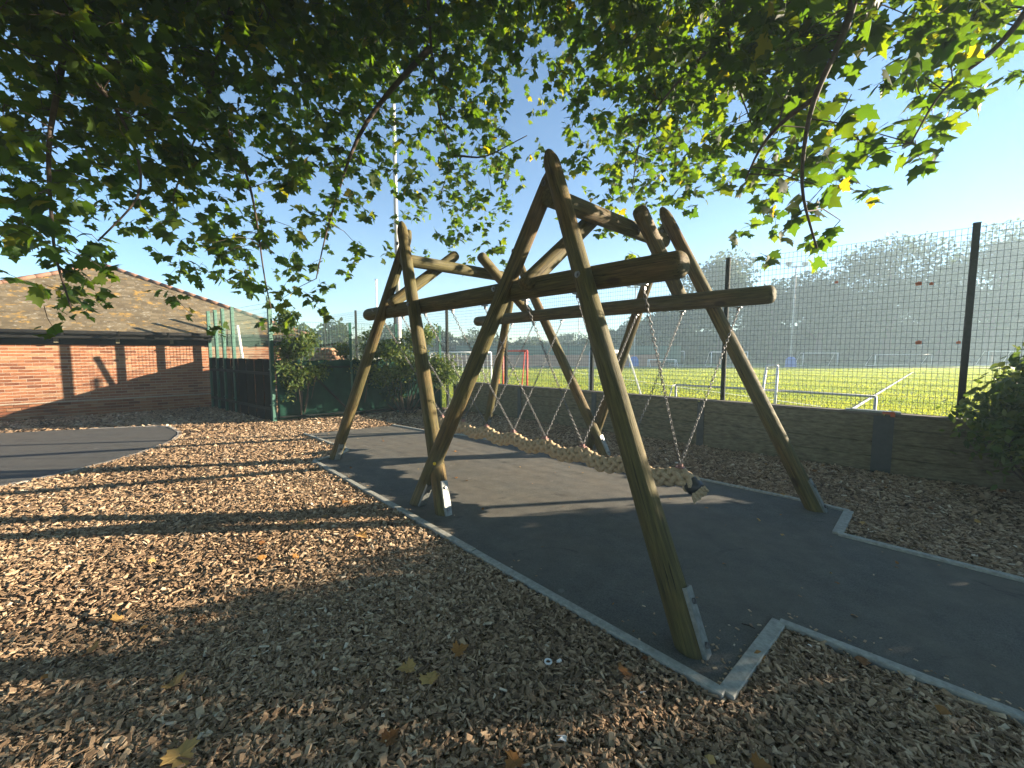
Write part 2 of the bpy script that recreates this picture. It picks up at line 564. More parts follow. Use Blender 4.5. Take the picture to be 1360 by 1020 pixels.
# ------------------------------------------------------------------ wood chips
def make_chips():
    TV = np.array([(-.5, -.5, 0), (.5, -.5, 0), (.5, .5, 0), (-.5, .5, 0), (-.38, -.42, 1), (.44, -.36, 1), (.40, .40, 1), (-.46, .38, 1)], float)
    TF = np.array([(4, 5, 6, 7), (0, 1, 5, 4), (1, 2, 6, 5), (2, 3, 7, 6), (3, 0, 4, 7)])
    out = []
    for (r0, r1, dens, lo, hi, n3) in ((1.0, 3.2, 8000, 0.012, 0.040, True), (3.2, 5.6, 3800, 0.017, 0.048, True), (5.6, 9.5, 1300, 0.028, 0.062, True), (9.5, 17, 450, 0.04, 0.085, True)):
        area = (r1 ** 2 - r0 ** 2) * math.radians(57)
        n = int(area * dens)
        th = rng.uniform(math.radians(-57), math.radians(57), n)
        r = np.sqrt(rng.uniform(r0 ** 2, r1 ** 2, n))
        P = np.stack([r * np.sin(th), r * np.cos(th), np.zeros(n)], 1)
        keep = ~in_poly(P, PAD) & ~in_poly(P, PATH)
        q = P[:, :2] - np.array([L0.x, L0.y])
        keep &= (q @ np.array([LN.x, LN.y])) < -0.08
        q = P[:, :2] - np.array([BW0.x, BW0.y])
        keep &= (q @ np.array([BN.x, BN.y])) < -0.05
        # bare scuffed soil patches
        for (cx, cy, rr) in ((1.85, 2.02, 0.16), (3.0, 3.2, 0.2)):
            dd = np.hypot(P[:, 0] - cx, P[:, 1] - cy)
            keep &= (dd > rr) | (rng.random(n) < 0.25)
        P = P[keep]; n = len(P)
        ln = rng.uniform(lo, hi, n) * rng.choice([1, 1, 1, 1.45], n); wd = ln * rng.uniform(0.18, 0.55, n); tk = np.clip(ln * 0.09, 0.0018, 0.006)
        az = rng.uniform(0, 2 * np.pi, n); t1 = rng.normal(0, 0.36, n); t2 = rng.normal(0, 0.5, n)
        ca, sa = np.cos(az), np.sin(az)
        c1, s1, c2, s2 = np.cos(t1), np.sin(t1), np.cos(t2), np.sin(t2)
        Z0 = np.zeros(n); O1 = np.ones(n)
        Rz = np.stack([np.stack([ca, -sa, Z0], 1), np.stack([sa, ca, Z0], 1), np.stack([Z0, Z0, O1], 1)], 1)
        Ry = np.stack([np.stack([c1, Z0, s1], 1), np.stack([Z0, O1, Z0], 1), np.stack([-s1, Z0, c1], 1)], 1)
        Rx = np.stack([np.stack([O1, Z0, Z0], 1), np.stack([Z0, c2, -s2], 1), np.stack([Z0, s2, c2], 1)], 1)
        A = Rz @ Ry @ Rx * np.stack([ln, wd, tk], 1)[:, None, :]
        P[:, 2] = rng.uniform(0.002, 0.026, n)
        # broad tone drift so that the bed is not uniform
        drift = 0.10 * np.sin(P[:, 0] * 1.7 + 0.8 * np.sin(P[:, 1] * 1.3)) * np.cos(P[:, 1] * 1.1 + 0.4)
        tint = np.clip(rng.beta(2.2, 2.4, n) + drift + (rng.random(n) < 0.02) * 0.4, 0, 1)
        out.append(stamp(TV, TF, A, P, tint))
    # a few strays kicked on to the rubber and the path
    n = 260
    e = [(PAD[18], PAD[0]), (PAD[0], PAD[1]), (PAD[1], PAD[2]), (PAD[10], PAD[9]), (PAD[13], PAD[14])]
    S_ = []
    for k in range(n):
        a_, b_ = e[int(rng.integers(len(e)))]
        t = rng.random(); nx, ny = -(b_[1] - a_[1]), (b_[0] - a_[0]); L = math.hypot(nx, ny)
        d = abs(rng.normal(0, 0.10)) + 0.015 if rng.random() < .8 else rng.uniform(.1, 1.6)
        S_.append((a_[0] + (b_[0] - a_[0]) * t + nx / L * d, a_[1] + (b_[1] - a_[1]) * t + ny / L * d, 0.021))
    S_ = np.array(S_)
    az = rng.uniform(0, 6.28, n); ln = rng.uniform(0.006, 0.026, n)
    A = np.zeros((n, 3, 3)); A[:, 0, 0] = np.cos(az) * ln; A[:, 0, 1] = -np.sin(az) * ln * .5; A[:, 1, 0] = np.sin(az) * ln; A[:, 1, 1] = np.cos(az) * ln * .5; A[:, 2, 2] = 0.003
    out.append(stamp(TV, TF, A, S_, rng.uniform(0.3, 1, n)))
    V = []; F = []; T = []; o = 0
    for v, f, t in out:
        V.append(v); F.append(f + o); T.append(t); o += len(v)
    me = np_mesh('wood_chips', np.concatenate(V), [np.concatenate(F)], M['chip'], {'tint': np.concatenate(T)})
    o = link('wood_chips', me)
    tag(o, 'loose brown wood chip mulch covering the playground floor', 'wood chips', kind='stuff')


make_chips()

def make_litter():
    n = 150
    th = rng.uniform(-0.95, 0.95, n); r = np.sqrt(rng.uniform(1.3 ** 2, 8.5 ** 2, n))
    P = np.stack([r * np.sin(th), r * np.cos(th)], 1)
    q = P - np.array([L0.x, L0.y])
    P = P[(q @ np.array([LN.x, LN.y]) < -0.15)]; n = len(P)
    on = in_poly(P, PAD) | in_poly(P, PATH)
    T = np.column_stack([P, np.where(on, 0.024, 0.03)])
    TV = np.array([(0, -.5, 0), (.3, -.2, .12), (.5, .15, .05), (.15, .3, .16), (0, .55, .02), (-.25, .2, .14), (-.45, .0, .03)], float)
    TF = np.array([(0, 1, 3), (1, 2, 3), (3, 4, 5), (0, 3, 5), (0, 5, 6)])
    Fm = frames(np.column_stack([rng.normal(size=(n, 2)), rng.normal(0, .25, n)]), np.column_stack([rng.normal(0, .3, (n, 2)), np.ones(n)]))
    Fm = Fm * (np.where(on, rng.uniform(.015, .05, n), rng.uniform(.03, .085, n)))[:, None, None]
    v, f, t = stamp(TV, TF, Fm, T, rng.random(n))
    tag(link('leaf_litter', np_mesh('leaf_litter', v, [f], M['dead_leaf'], {'tint': t})), 'scattered small brown bits of dry leaf on the ground', 'leaf litter', kind='stuff')


# ------------------------------------------------------------------ sports field grass, lines, track
def make_grass():
    n = 260000
    u = rng.random(n)
    Y = 4.5 * (52 / 4.5) ** (u ** 0.85)
    x = rng.uniform(-0.55, 1.45, n) * Y
    P = np.stack([x, Y], 1)
    q = (P - np.array([L0.x, L0.y])) @ np.array([LN.x, LN.y])
    P = P[q > 0.2]; n = len(P); Y = P[:, 1]
    h = rng.uniform(0.035, 0.06, n) * (1 + Y / 60); w = 0.008 * (1 + Y / 6)
    az = rng.uniform(0, np.pi, n)
    lean = rng.normal(0, 0.02, (n, 2))
    V = np.zeros((n, 3, 3))
    V[:, 0, :2] = P - np.stack([np.cos(az), np.sin(az)], 1) * w[:, None]
    V[:, 1, :2] = P + np.stack([np.cos(az), np.sin(az)], 1) * w[:, None]
    V[:, 2, :2] = P + lean
    V[:, :2, 2] = FZ - 0.005; V[:, 2, 2] = FZ + h
    F = np.arange(n * 3).reshape(n, 3)
    stripe = 0.26 * np.sign(np.sin((P @ np.array([LN.x, LN.y])) * 1.1))
    tint = np.clip(rng.normal(0.5, 0.2, n) + stripe, 0, 1)
    me = np_mesh('grass', V.reshape(-1, 3), [F], M['grass'], {'tint': tint})
    tag(link('grass', me), 'short green turf of the sunlit sports field', 'grass', kind='stuff')


make_grass()


def strip(name, pts, w, z, mat, h=0.004):
    mb = MB()
    for p, q in zip(pts[:-1], pts[1:]):
        p, q = Vector((*p[:2], z)), Vector((*q[:2], z))
        d = (q - p)
        mb.box((p + q) / 2, (d.length, w, h), d)
    return tag(mb.build(name, mat), kind='structure')


strip('field_line', [gp(1128, 546, FZ + .07), gp(1213, 494, FZ + .07)], 0.10, FZ + 0.072, M['white_paint'])
strip('field_line', [gp(760, 494, FZ + .07), gp(1090, 540, FZ + .07)], 0.07, FZ + 0.074, M['white_paint'])
strip('running_track', [(-20, 50.5), (36, 49.5), (82, 44)], 2.2, FZ + 0.06, M['track'], 0.02)

# ------------------------------------------------------------------ retaining wall
WALL_H = 0.80
wall = empty('retaining_wall', wline(4, 0), 'low dark timber sleeper wall along the foot of the mesh fence', 'wall')
post_s = [-2.35, 0.0, 2.0, 4.05, 6.32, 8.9, 11.5, 14.1]
plank_cache = {}
for k in range(len(post_s) - 1):
    s0, s1 = post_s[k] + 0.05, post_s[k + 1] - 0.05
    hs = [0.0, 0.21, 0.40, 0.59, 0.765]
    for j in range(4):
        mb = MB()
        c = wline((s0 + s1) / 2, random.uniform(-0.008, 0.008), (hs[j] + hs[j + 1]) / 2)
        mb.box(c, (s1 - s0 - 0.006, 0.07, hs[j + 1] - hs[j] - 0.004), LD + Vector((0, 0, random.uniform(-0.002, 0.002))))
        o = mb.build('plank', M['plank'], wall)
        bv = o.modifiers.new('bevel', 'BEVEL'); bv.width = 0.012; bv.segments = 2
    mb = MB(); mb.box(wline((s0 + s1) / 2, 0.085, 0.37), (s1 - s0 + 0.094, 0.06, 0.74), LD); mb.build('backing', M['wall_post'], wall)
    mb = MB(); mb.box(wline((s0 + s1) / 2, 0.03, 0.782), (s1 - s0 + 0.094, 0.17, 0.03), LD)
    mb.build('capping_board', M['cap'], wall)
for k, s in enumerate(post_s):
    w = 0.20 if abs(s - 6.32) < .1 else 0.10
    mb = MB()
    mb.box(wline(s, -0.045, 0.38), (w, 0.012, 0.755), LD)
    mb.box(wline(s, 0.045, 0.38), (w, 0.012, 0.755), LD)
    mb.box(wline(s, 0, 0.38), (0.012, 0.078, 0.755), LD)
    mb.build('post', M['wall_post'], wall)
mb = MB(); mb.box(wline(6.2, -0.03, 0.811), (0.55, 0.12, 0.025), LD)
for s in (6.0, 6.4):
    mb.box(wline(s, -0.05, 0.827), (0.03, 0.03, 0.008), LD)
mb.build('grey_cover_strip', M['galv'], wall)
mb = MB(); mb.box(wline(6.36, -0.095, 0.806), (0.12, 0.012, 0.03), LD); mb.box(wline(6.40, -0.10, 0.785), (0.045, 0.01, 0.05), LD)
tag(mb.build('orange_tape', M['orange']), 'scrap of orange tape stuck on the edge of the timber wall', 'tape')
# soil bank of the field held by the wall
# ------------------------------------------------------------------ field mesh fence on the wall
FT = 3.06
fence = empty('field_fence', wline(4, 0.1), 'tall dark weldmesh fence rising behind the timber wall to the sports field', 'fence')
fposts = [-10.8, -8.13, -5.5, -2.85, -0.57, 1.85, 4.34, 7.0, 9.6, 12.2, 14.8, 17.4]
for s in fposts:
    mb = MB()
    mb.box(wline(s, 0.12, (FT + FZ) / 2 + 0.02), (0.06, 0.06, FT - FZ + 0.04), LD)
    mb.box(wline(s, 0.12, FT + 0.052), (0.066, 0.066, 0.012), LD)
    for z in (1.1, 1.9, 2.7):
        mb.box(wline(s, 0.082, z), (0.05, 0.014, 0.03), LD)
    mb.build('post', M['fence'], fence)


def wire_panel(A, B, z0, z1, dx, dz, rw, name, mat, parent, fine_to=None):
    """vertical and horizontal wires between two points, square section"""
    A, B = Vector(A), Vector(B)
    d = B - A; d.z = 0; L = d.length; d.normalize()
    mb = MB()
    nv = int(L / dx)
    for i in range(nv + 1):
        p = A + d * (L * i / nv)
        mb.tube([(p.x, p.y, z0), (p.x, p.y, z1)], rw, 3, False)
    off = d.cross(Vector((0, 0, 1))) * rw * 1.8
    nh = int((z1 - z0) / dz)
    for j in range(nh + 1):
        z = z0 + (z1 - z0) * j / nh
        p, q = A + off, B + off
        mb.tube([(p.x, p.y, z), (q.x, q.y, z)], rw * 1.15, 3, False)
    o = mb.build(name, mat, parent)
    o['kind'] = 'stuff'
    return o


for s0, s1 in zip(fposts[:-1], fposts[1:]):
    wire_panel(wline(s0 + 0.02, 0.075), wline(s1 - 0.02, 0.075), WALL_H + 0.0 if s0 > -2.9 else 0.05, FT, 0.050, 0.075, 0.0021, 'mesh_panel', M['fence'], fence)
for (px, py, kind) in ((1220, 377, 0), (1237, 377, 1), (1111, 375, 1), (1220, 455, 0), (1273, 455, 1)):
    r = ray(px, py); A_ = np.array([[r[0], -LD.x], [r[1], -LD.y]]); t, s = np.linalg.solve(A_, np.array([L0.x + LN.x * .06, L0.y + LN.y * .06]))
    z = CAM_H + t * r[2]
    mb = MB(); sz = 0.055 if kind == 0 else 0.038
    mb.box(wline(s, 0.060, z), (sz, 0.006, sz * 0.75), LD + Vector((0, 0, .1)))
    mb.box(wline(s, 0.062, z + sz * .42), (sz * .3, 0.012, 0.012), LD)
    lab = {(1220, 377): 'larger red tag tied high on the mesh fence, left of the nearest post', (1237, 377): 'small red tag just right of the larger high red tag on the mesh',
           (1111, 375): 'small red tag high on the mesh, furthest from the nearest post', (1220, 455): 'larger red tag tied low on the mesh, below the high pair',
           (1273, 455): 'small red tag low on the mesh beside the nearest fence post'}[(px, py)]
    tag(mb.build('fence_tag', M['orange']), lab, 'tag', 'red tags tied to the mesh fence')

# ------------------------------------------------------------------ log swing frame
O3 = Vector((0.2143, 4.959, 0)); EX = Vector((-0.68186, 0.73148, 0)); EY = Vector((0.73148, 0.68186, 0))


def sp(u, v, z):
    return O3 + EX * u + EY * v + Vector((0, 0, z))


def log_mesh(name, L, r0, r1, round0, round1, seed, tip=False):
    """a turned log along local +Z with checks and a slight bend"""
    rg = np.random.default_rng(seed)
    n, m_ = 22, 26
    zs = [0.0]; rr = [r0 * (0.55 if round0 else 0.985)]
    if round0:
        zs += [0.012, 0.03, 0.06]; rr += [r0 * .78, r0 * .93, r0]
    else:
        zs += [0.006]; rr += [r0]
    mid = np.linspace(0.1, L - (0.15 if tip else 0.1), m_)
    zs += list(mid); rr += list(r0 + (r1 - r0) * mid / L)
    if tip:
        zs += [L - 0.09, L - 0.05, L - 0.015, L]; rr += [r1 * .88, r1 * .68, r1 * .46, r1 * .3]
    elif round1:
        zs += [L - 0.06, L - 0.03, L - 0.012, L]; rr += [r1, r1 * .93, r1 * .78, r1 * .5]
    else:
        zs += [L - 0.006, L]; rr += [r1, r1 * .985]
    ph = rg.uniform(0, 6.28, 6)
    V = []
    for z, r in zip(zs, rr):
        bx = 0.006 * math.sin(z * 1.3 + ph[0]) - 0.006 * math.sin(ph[0]); by = 0.005 * math.sin(z * 1.1 + ph[1]) - 0.005 * math.sin(ph[1])
        for k in range(n):
            a = 2 * math.pi * k / n
            q = r * (1 + 0.018 * math.sin(2 * a + ph[2] + z * .5) + 0.012 * math.sin(3 * a + ph[3] + z * 1.7) + 0.008 * math.sin(5 * a + ph[4] - z * 2.3))
            V.append((bx + q * math.cos(a), by + q * math.sin(a), z))
    F = []
    R_ = len(zs)
    for j in range(R_ - 1):
        for k in range(n):
            k2 = (k + 1) % n
            F.append((j * n + k, j * n + k2, (j + 1) * n + k2, (j + 1) * n + k))
    me = bpy.data.meshes.new(name)
    me.from_pydata(V, [], F + [list(range(n))[::-1], [(R_ - 1) * n + k for k in range(n)]])
    me.polygons.foreach_set('use_smooth', [True] * len(F) + [False, False])
    me.materials.append(M['log'])
    me.update()
    return me


swing = empty('swing_frame', O3, 'timber swing frame of crossed leaning logs and two long beams on dark rubber', 'swing frame')
_seed = [3]


def log(name, P, Q, r0, r1=None, round0=False, round1=True, label=None, tip=False):
    P, Q = Vector(P), Vector(Q)
    r1 = r1 or r0
    d = Q - P
    _seed[0] += 1
    me = log_mesh(name, d.length, r0, r1, round0, round1, _seed[0], tip)
    o = link(name, me, swing, P - O3, d.to_track_quat('Z', 'Y'))
    if label: o['label'] = label
    return o


AP = {'A': (0.34, 3.40, 3.14), 'B': (-1.335, 5.19, 3.14), 'C': (1.79, 4.76, 3.16), 'D': (0.09, 6.55, 3.14)}
FEET = {'A1': (0.965, 2.01, 'A'), 'A2': (-1.005, 4.085, 'A'), 'B1': (-0.665, 3.81, 'B'), 'B2': (-2.64, 5.84, 'B'),
        'C1': (3.06, 3.90, 'C'), 'C2': (1.27, 6.50, 'C'), 'D1': (1.45, 6.08, 'D'), 'D2': (-0.55, 8.1, 'D')}
legs = {}
for k, (x, y, ap) in FEET.items():
    a_ = Vector(AP[ap]); f_ = Vector((x, y, -0.02))
    d = (a_ - f_).normalized()
    side = EY * (-0.045 if k[1] == '1' else 0.045)   # the two logs pass side by side at the top
    sink = f_ - d * 0.12
    legs[k] = log('leg', sink, a_ + side + d * (0.10 if k[1] == '1' else 0.0), 0.080, 0.066, tip=True)
    # galvanised shoe plate with two bolts on the near face
    out_ = (-EX - d * (-EX).dot(d)).normalized()
    c = f_ + d * 0.17 + out_ * 0.086
    side_ = d.cross(out_).normalized()
    mb = MB()
    mb.box(c, (0.34, 0.062, 0.010), d, out_)
    for sgn in (-1, 1):
        mb.box(c + side_ * sgn * 0.034 - out_ * 0.010, (0.34, 0.006, 0.026), d, out_)
    lw = legs[k].location + O3
    me = bpy.data.meshes.new('foot_plate')
    q = legs[k].rotation_quaternion.inverted()
    me.from_pydata([tuple(q @ (v - lw)) for v in mb.v], [], mb.f); me.materials.append(M['galv'])
    link('foot_plate', me, legs[k])
    for t in (-0.11, 0.10):
        mb = MB(); mb.tube([c + d * t + out_ * 0.004, c + d * t + out_ * 0.018], 0.016, 8)
        me = bpy.data.meshes.new('bolt'); me.from_pydata([tuple(q @ (v - lw)) for v in mb.v], [], mb.f); me.materials.append(M['bolt'])
        link('bolt', me, legs[k])

BV, BH = 1.01, 2.145
beam = {}
beam[1] = log('beam', sp(-2.36, -BV, BH), sp(2.38, -BV, BH), 0.092, 0.088, True, True)
beam[2] = log('beam', sp(-2.34, BV, BH + .01), sp(2.36, BV, BH), 0.090, 0.086, True, True)
# ridge logs tie the apexes across; braces run from the ridge down to the beams and poke out above it
rA0, rA1 = Vector(AP['A']), Vector(AP['C'])
rB0, rB1 = Vector(AP['B']), Vector(AP['D'])
dz = Vector((0, 0, -0.285)); dy = Vector((0, 0, -0.385))
log('ridge_log', rA0 + dz - EY * 0.06, rA1 + dz + EY * 0.0, 0.078, 0.078)
log('ridge_log', rB0 + dy - EY * 0.06, rB1 + dy + EY * 0.0, 0.078, 0.078)
log('brace', sp(-1.07, -1.16, 2.14), sp(-1.07, -0.17, 2.93), 0.074, 0.074, True)
log('brace', sp(-1.37, 1.14, 2.20), sp(-1.37, 0.10, 2.99), 0.076, 0.076, True)
log('brace', sp(1.38, -1.14, 2.20), sp(1.38, -0.10, 2.99), 0.074, 0.074, True)
log('brace', sp(1.08, 1.12, 2.19), sp(1.08, 0.09, 2.97), 0.074, 0.074, True)

# bolts through the joints of beams and legs
def joint_bolt(p, axis, reach):
    axis = Vector(axis).normalized(); p = Vector(p)
    mb = MB()
    mb.tube([p + axis * (reach - .004), p + axis * (reach + .003)], 0.024, 10)
    mb.tube([p + axis * (reach + .003), p + axis * (reach + .016)], 0.013, 6)
    mb.build('bolt', M['bolt'], swing)


for k, (x, y, ap) in FEET.items():
    f_, a_ = Vector((x, y, 0)), Vector(AP[ap])
    t = BH / a_.z
    q = f_.lerp(a_, t)
    joint_bolt(q - EY * (0.0 if ap in 'AB' else -0.0), -EY, 0.105)
for ap in 'ABCD':
    joint_bolt(Vector(AP[ap]) + Vector((0, 0, -0.20)), -EY, 0.125)

# ------------------------------------------------------------------ braided rope swing on chains
rope_root = empty('rope_swing', sp(0, 0, 0), 'thick plaited tan rope hung in a row of V chains under the log beams', 'rope swing')
AU = [-1.92, -1.375, -0.83, -0.275, 0.285, 0.84, 1.385, 1.96]
RZ = 0.475


def rope_center(u):
    sag = 0.0
    for a_, b_ in zip(AU[:-1], AU[1:]):
        if a_ <= u <= b_:
            t = (u - a_) / (b_ - a_)
            sag = -0.062 * math.sin(math.pi * t) ** 1.3
    if u < AU[0]:
        t = (AU[0] - u); sag = -1.3 * t ** 1.5
        return sp(u, -0.05 * t, RZ + sag)
    if u > AU[-1]:
        t = (u - AU[-1]); sag = -0.9 * t ** 1.4
    return sp(u, 0, RZ + sag)


us = np.linspace(-2.05, 2.2, 420)
cen = [rope_center(u) for u in us]
rope = MB()
rope.tube(cen[6:-6:4], 0.036, 10)
rope_o = rope.build('rope', M['rope'], rope_root, True)
arc = np.concatenate([[0], np.cumsum([(cen[i + 1] - cen[i]).length for i in range(len(cen) - 1)])])
for k in range(8):
    hand = 1 if k % 2 == 0 else -1
    pts = []
    for i, c in enumerate(cen):
        t = (cen[min(i + 1, len(cen) - 1)] - cen[max(i - 1, 0)]).normalized()
        nrm = EY - t * EY.dot(t); nrm.normalize(); bn = t.cross(nrm)
        th = hand * arc[i] * 2 * math.pi / 0.44 + (k // 2) * math.pi / 2 + (math.pi / 4 if hand < 0 else 0)
        weave = hand * 0.0135 * math.sin(arc[i] * 2 * math.pi / 0.44 * 4)
        r = 0.052 + weave
        pts.append(c + (nrm * math.cos(th) + bn * math.sin(th)) * r)
    mb = MB(); mb.tube(pts[::1], 0.0255, 7)
    mb.build('strand', M['rope'], rope_o, True)
# black band and frayed tail at the near end
mb = MB()
bpts = [rope_center(u) for u in np.linspace(-2.09, -2.01, 6)]
mb.tube(bpts, [0.070, 0.078, 0.079, 0.079, 0.078, 0.074], 16)
mb.build('end_band', M['tape'], rope_root, True)
mb = MB()
e0 = rope_center(-2.08); ed = (rope_center(-2.13) - rope_center(-2.06)).normalized()
sd = ed.orthogonal().normalized(); sd2 = ed.cross(sd)
for i in range(70):
    a_ = random.uniform(0, 6.28); r = 0.06 * math.sqrt(random.random())
    p = e0 + (sd * math.cos(a_) + sd2 * math.sin(a_)) * r
    L = random.uniform(0.035, 0.065)
    q = p + ed * L + (sd * math.cos(a_) + sd2 * math.sin(a_)) * random.uniform(-0.02, 0.03) + Vector((0, 0, -0.015))
    mb.tube([p, (p + q) / 2 + Vector((random.uniform(-.006, .006), 0, random.uniform(-.006, .006))), q], [0.012, 0.014, 0.009], 5)
mb.build('frayed_end', M['rope'], rope_root)

# chain link template along +Z, length 0.046
def link_template():
    V = []; F = []
    nt_, ns = 10, 5
    for i in range(nt_):
        t = 2 * math.pi * i / nt_
        cx, cz = 0.0105 * math.cos(t), 0.0125 * math.sin(t) + (0.0095 if math.sin(t) > 0.01 else (-0.0095 if math.sin(t) < -0.01 else 0))
        nx, nz = math.cos(t), math.sin(t)
        for k in range(ns):
            a_ = 2 * math.pi * k / ns
            r = 0.0033
            V.append((cx + nx * math.cos(a_) * r, math.sin(a_) * r, cz + nz * math.cos(a_) * r))
    for i in range(nt_):
        for k in range(ns):
            F.append((i * ns + k, ((i + 1) % nt_) * ns + k, ((i + 1) % nt_) * ns + (k + 1) % ns, i * ns + (k + 1) % ns))
    return np.array(V), np.array(F)


LV, LF = link_template()


def chain(P, Q, parent, origin):
    P, Q = Vector(P), Vector(Q)
    d = Q - P; L = d.length
    n = max(2, round(L / 0.0345))
    q0 = d.to_track_quat('Z', 'Y').to_matrix()
    Ms = []; Ts = []
    tw = random.uniform(0, 3)
    for i in range(n):
        a_ = tw + (i % 2) * math.pi / 2 + i * 0.03
        Rz = Matrix.Rotation(a_, 3, 'Z')
        Ms.append(np.array(q0 @ Rz)); 
        t = (i + .5) / n
        p = P + d * t + Vector((0, 0, -0.015 * math.sin(math.pi * t)))
        Ts.append(np.array(p - origin))
    v, f, _ = stamp(LV, LF, np.array(Ms), np.array(Ts))
    me = np_mesh('chain', v, [f], M['chain'], None, True)
    return link('chain', me, parent)


HU1 = [-2.07, -1.51, -0.94, -0.375, 0.19, 0.755, 1.30, 1.86]
HU2 = [-2.02, -1.44, -0.86, -0.27, 0.33, 0.90, 1.40, 1.92]
for ub, bv, sg in ((HU1, -BV, 1), (HU2, BV, -1)):
    for u, ua in zip(ub, AU):
        top = sp(u, bv, BH - 0.088)
        mb = MB()
        mb.box(top + Vector((0, 0, -0.004)), (0.06, 0.035, 0.012), EX)
        mb.tube([top + Vector((0, 0, -0.006)), top + Vector((0, 0, -0.040)) + EY * 0.012 * sg], 0.011, 8)
        mb.tube([top + EX * .012 + Vector((0, 0, -0.030)) + EY * 0.012 * sg, top - EX * .012 + Vector((0, 0, -0.030)) + EY * 0.012 * sg], 0.012, 8)
        mb.build('chain_hanger', M['bolt'], swing)
        c = rope_center(ua)
        chain(top + Vector((0, 0, -0.04)) + EY * 0.012 * sg, c + Vector((0, 0, 0.115)) - EY * 0.008 * sg, rope_root, rope_root.location)
for ua in AU:
    c = rope_center(ua)
    mb = MB()
    mb.tube([c + Vector((0, 0, 0.066)), c + Vector((0, 0, 0.105))], 0.012, 8)
    mb.box(c + Vector((0, 0, 0.082)), (0.075, 0.05, 0.010), EX)
    mb.tube([c + EX * .02 + Vector((0, 0, 0.10)), c - EX * .02 + Vector((0, 0, 0.10))], 0.014, 8)
    mb.build('shackle', M['red_shackle'], rope_root)
# small yellow disc on the second leg of the near A
p = at(594, 579, 3.90)
mb = MB(); mb.tube([p, p + Vector((0.004, -0.012, 0.003))], 0.016, 12)
yel = simple('yellow_disc', (0.75, 0.5, 0.02), (0.8, 0.55, 0.03), 10, 0.5)
d_ = (Vector(AP['A']) - Vector((-0.985, 4.12, 0))).normalized()
lo = legs['A2']; lw = lo.location + O3
t_ = 0.72; ax_ = lw + d_ * t_
out2 = (Vector((0.25, -1, 0)) - d_ * Vector((0.25, -1, 0)).dot(d_)).normalized()
mb = MB(); mb.tube([ax_ + out2 * 0.078, ax_ + out2 * 0.092], 0.015, 12)
me = bpy.data.meshes.new('yellow_disc'); q = lo.rotation_quaternion.inverted()
me.from_pydata([tuple(q @ (v - lw)) for v in mb.v], [], mb.f); me.materials.append(yel)
link('yellow_disc', me, lo)

# ------------------------------------------------------------------ brick building
bld = empty('brick_building', BW0, 'single storey red brick building with a lichen covered hipped roof', 'building')
BA = math.atan2(BD.y, BD.x)
B_EAVE, B_OFF, B_TAN = 2.10, 0.38, 0.56
WALL_TOP = 1.92
S_L, S_R = -5.0, 6.15


def bp(s, n, z):                                 # along the wall, inwards, up
    p = BW0 + BD * s + BN * n
    return Vector((p.x, p.y, z))


mb = MB()
depth_b = 9.0
mb.box(bp((S_L + S_R) / 2, depth_b / 2, WALL_TOP / 2 + .1), (S_R - S_L, depth_b, WALL_TOP + .2), BD)
mb.build('wall', M['mortar'], bld)
bm_variants = []
for i in range(14):
    mbv = MB(); j = lambda: random.uniform(-0.0015, 0.0015)
    mbv.box((0, 0, 0), (0.218 + j(), 0.05, 0.060 + j()), (1, 0, 0))
    me = np_mesh('brick', np.array([tuple(v) for v in mbv.v]), [np.array(mbv.f)], M['brick'], {'tint': np.full(6, rng.beta(2, 2))})
    bm_variants.append(me)
cand = []
for c in range(26):
    z = 0.04 + 0.074 * c
    s = S_L + (0.1125 if c % 2 else 0)
    proud = 0.030 if c < 5 else 0.0
    while s < S_R - 0.11:
        x_, y_, d_ = proj(bp(s, 0, z))
        vis = (-10 < x_ < 312)
        cand.append((s, z, proud, (d_ if vis else 99)))
        s += 0.225
cand.sort(key=lambda q: q[3])
TVb = np.array([tuple(v) for v in mbv.v]); TFb = np.array(mbv.f)
Rb = np.array(Matrix.Rotation(BA, 3, 'Z'))
Ms = []; Ts = []; Tt = []
for i, (s, z, proud, d_) in enumerate(cand):
    P = bp(s, 0.0232 - proud + random.uniform(-.0015, .0015), z) - BW0
    if i < 300:
        link('brick', bm_variants[random.randrange(14)], bld, P, (0, random.uniform(-.006, .006), BA))
    else:
        Ms.append(Rb); Ts.append(np.array(P)); Tt.append(rng.beta(2, 2))
v, f, t = stamp(TVb, TFb, np.array(Ms), np.array(Ts), np.array(Tt))
o = link('brickwork', np_mesh('brickwork', v, [f], M['brick'], {'tint': t}), bld); o['kind'] = 'stuff'
mb = MB(); mb.box(bp((S_L + S_R) / 2, -0.03, 0.392), (S_R - S_L, 0.06, 0.03), BD); mb.build('plinth_ledge', M['mortar'], bld)
# eaves: soffit, fascia, gutter
mb = MB(); mb.box(bp((S_L + S_R) / 2, -0.17, WALL_TOP + 0.02), (S_R - S_L + 0.7, 0.36, 0.03), BD); mb.build('soffit', M['fascia'], bld)
mb = MB(); mb.box(bp((S_L + S_R) / 2, -0.035, WALL_TOP - 0.075), (S_R - S_L + 0.02, 0.05, 0.15), BD); mb.build('eave_shade_band', M['fascia'], bld)  # black strip on the wall standing in for the shade under the eaves
mb = MB(); mb.box(bp((S_L + S_R) / 2, -0.355, WALL_TOP + 0.10), (S_R - S_L + 0.7, 0.025, 0.20), BD); mb.build('fascia', M['fascia'], bld)
mb = MB(); mb.tube([bp(S_L - .35, -0.42, B_EAVE - 0.045), bp(S_R + .35, -0.42, B_EAVE - 0.045)], 0.05, 8)
gut = mb.build('gutter', M['fascia'], bld, True)
for s in np.arange(-4.5, 6.3, 0.95):
    mb = MB(); mb.box(bp(s, -0.42, B_EAVE - 0.05), (0.03, 0.125, 0.11), BD); mb.build('gutter_bracket', M['fascia'], gut)
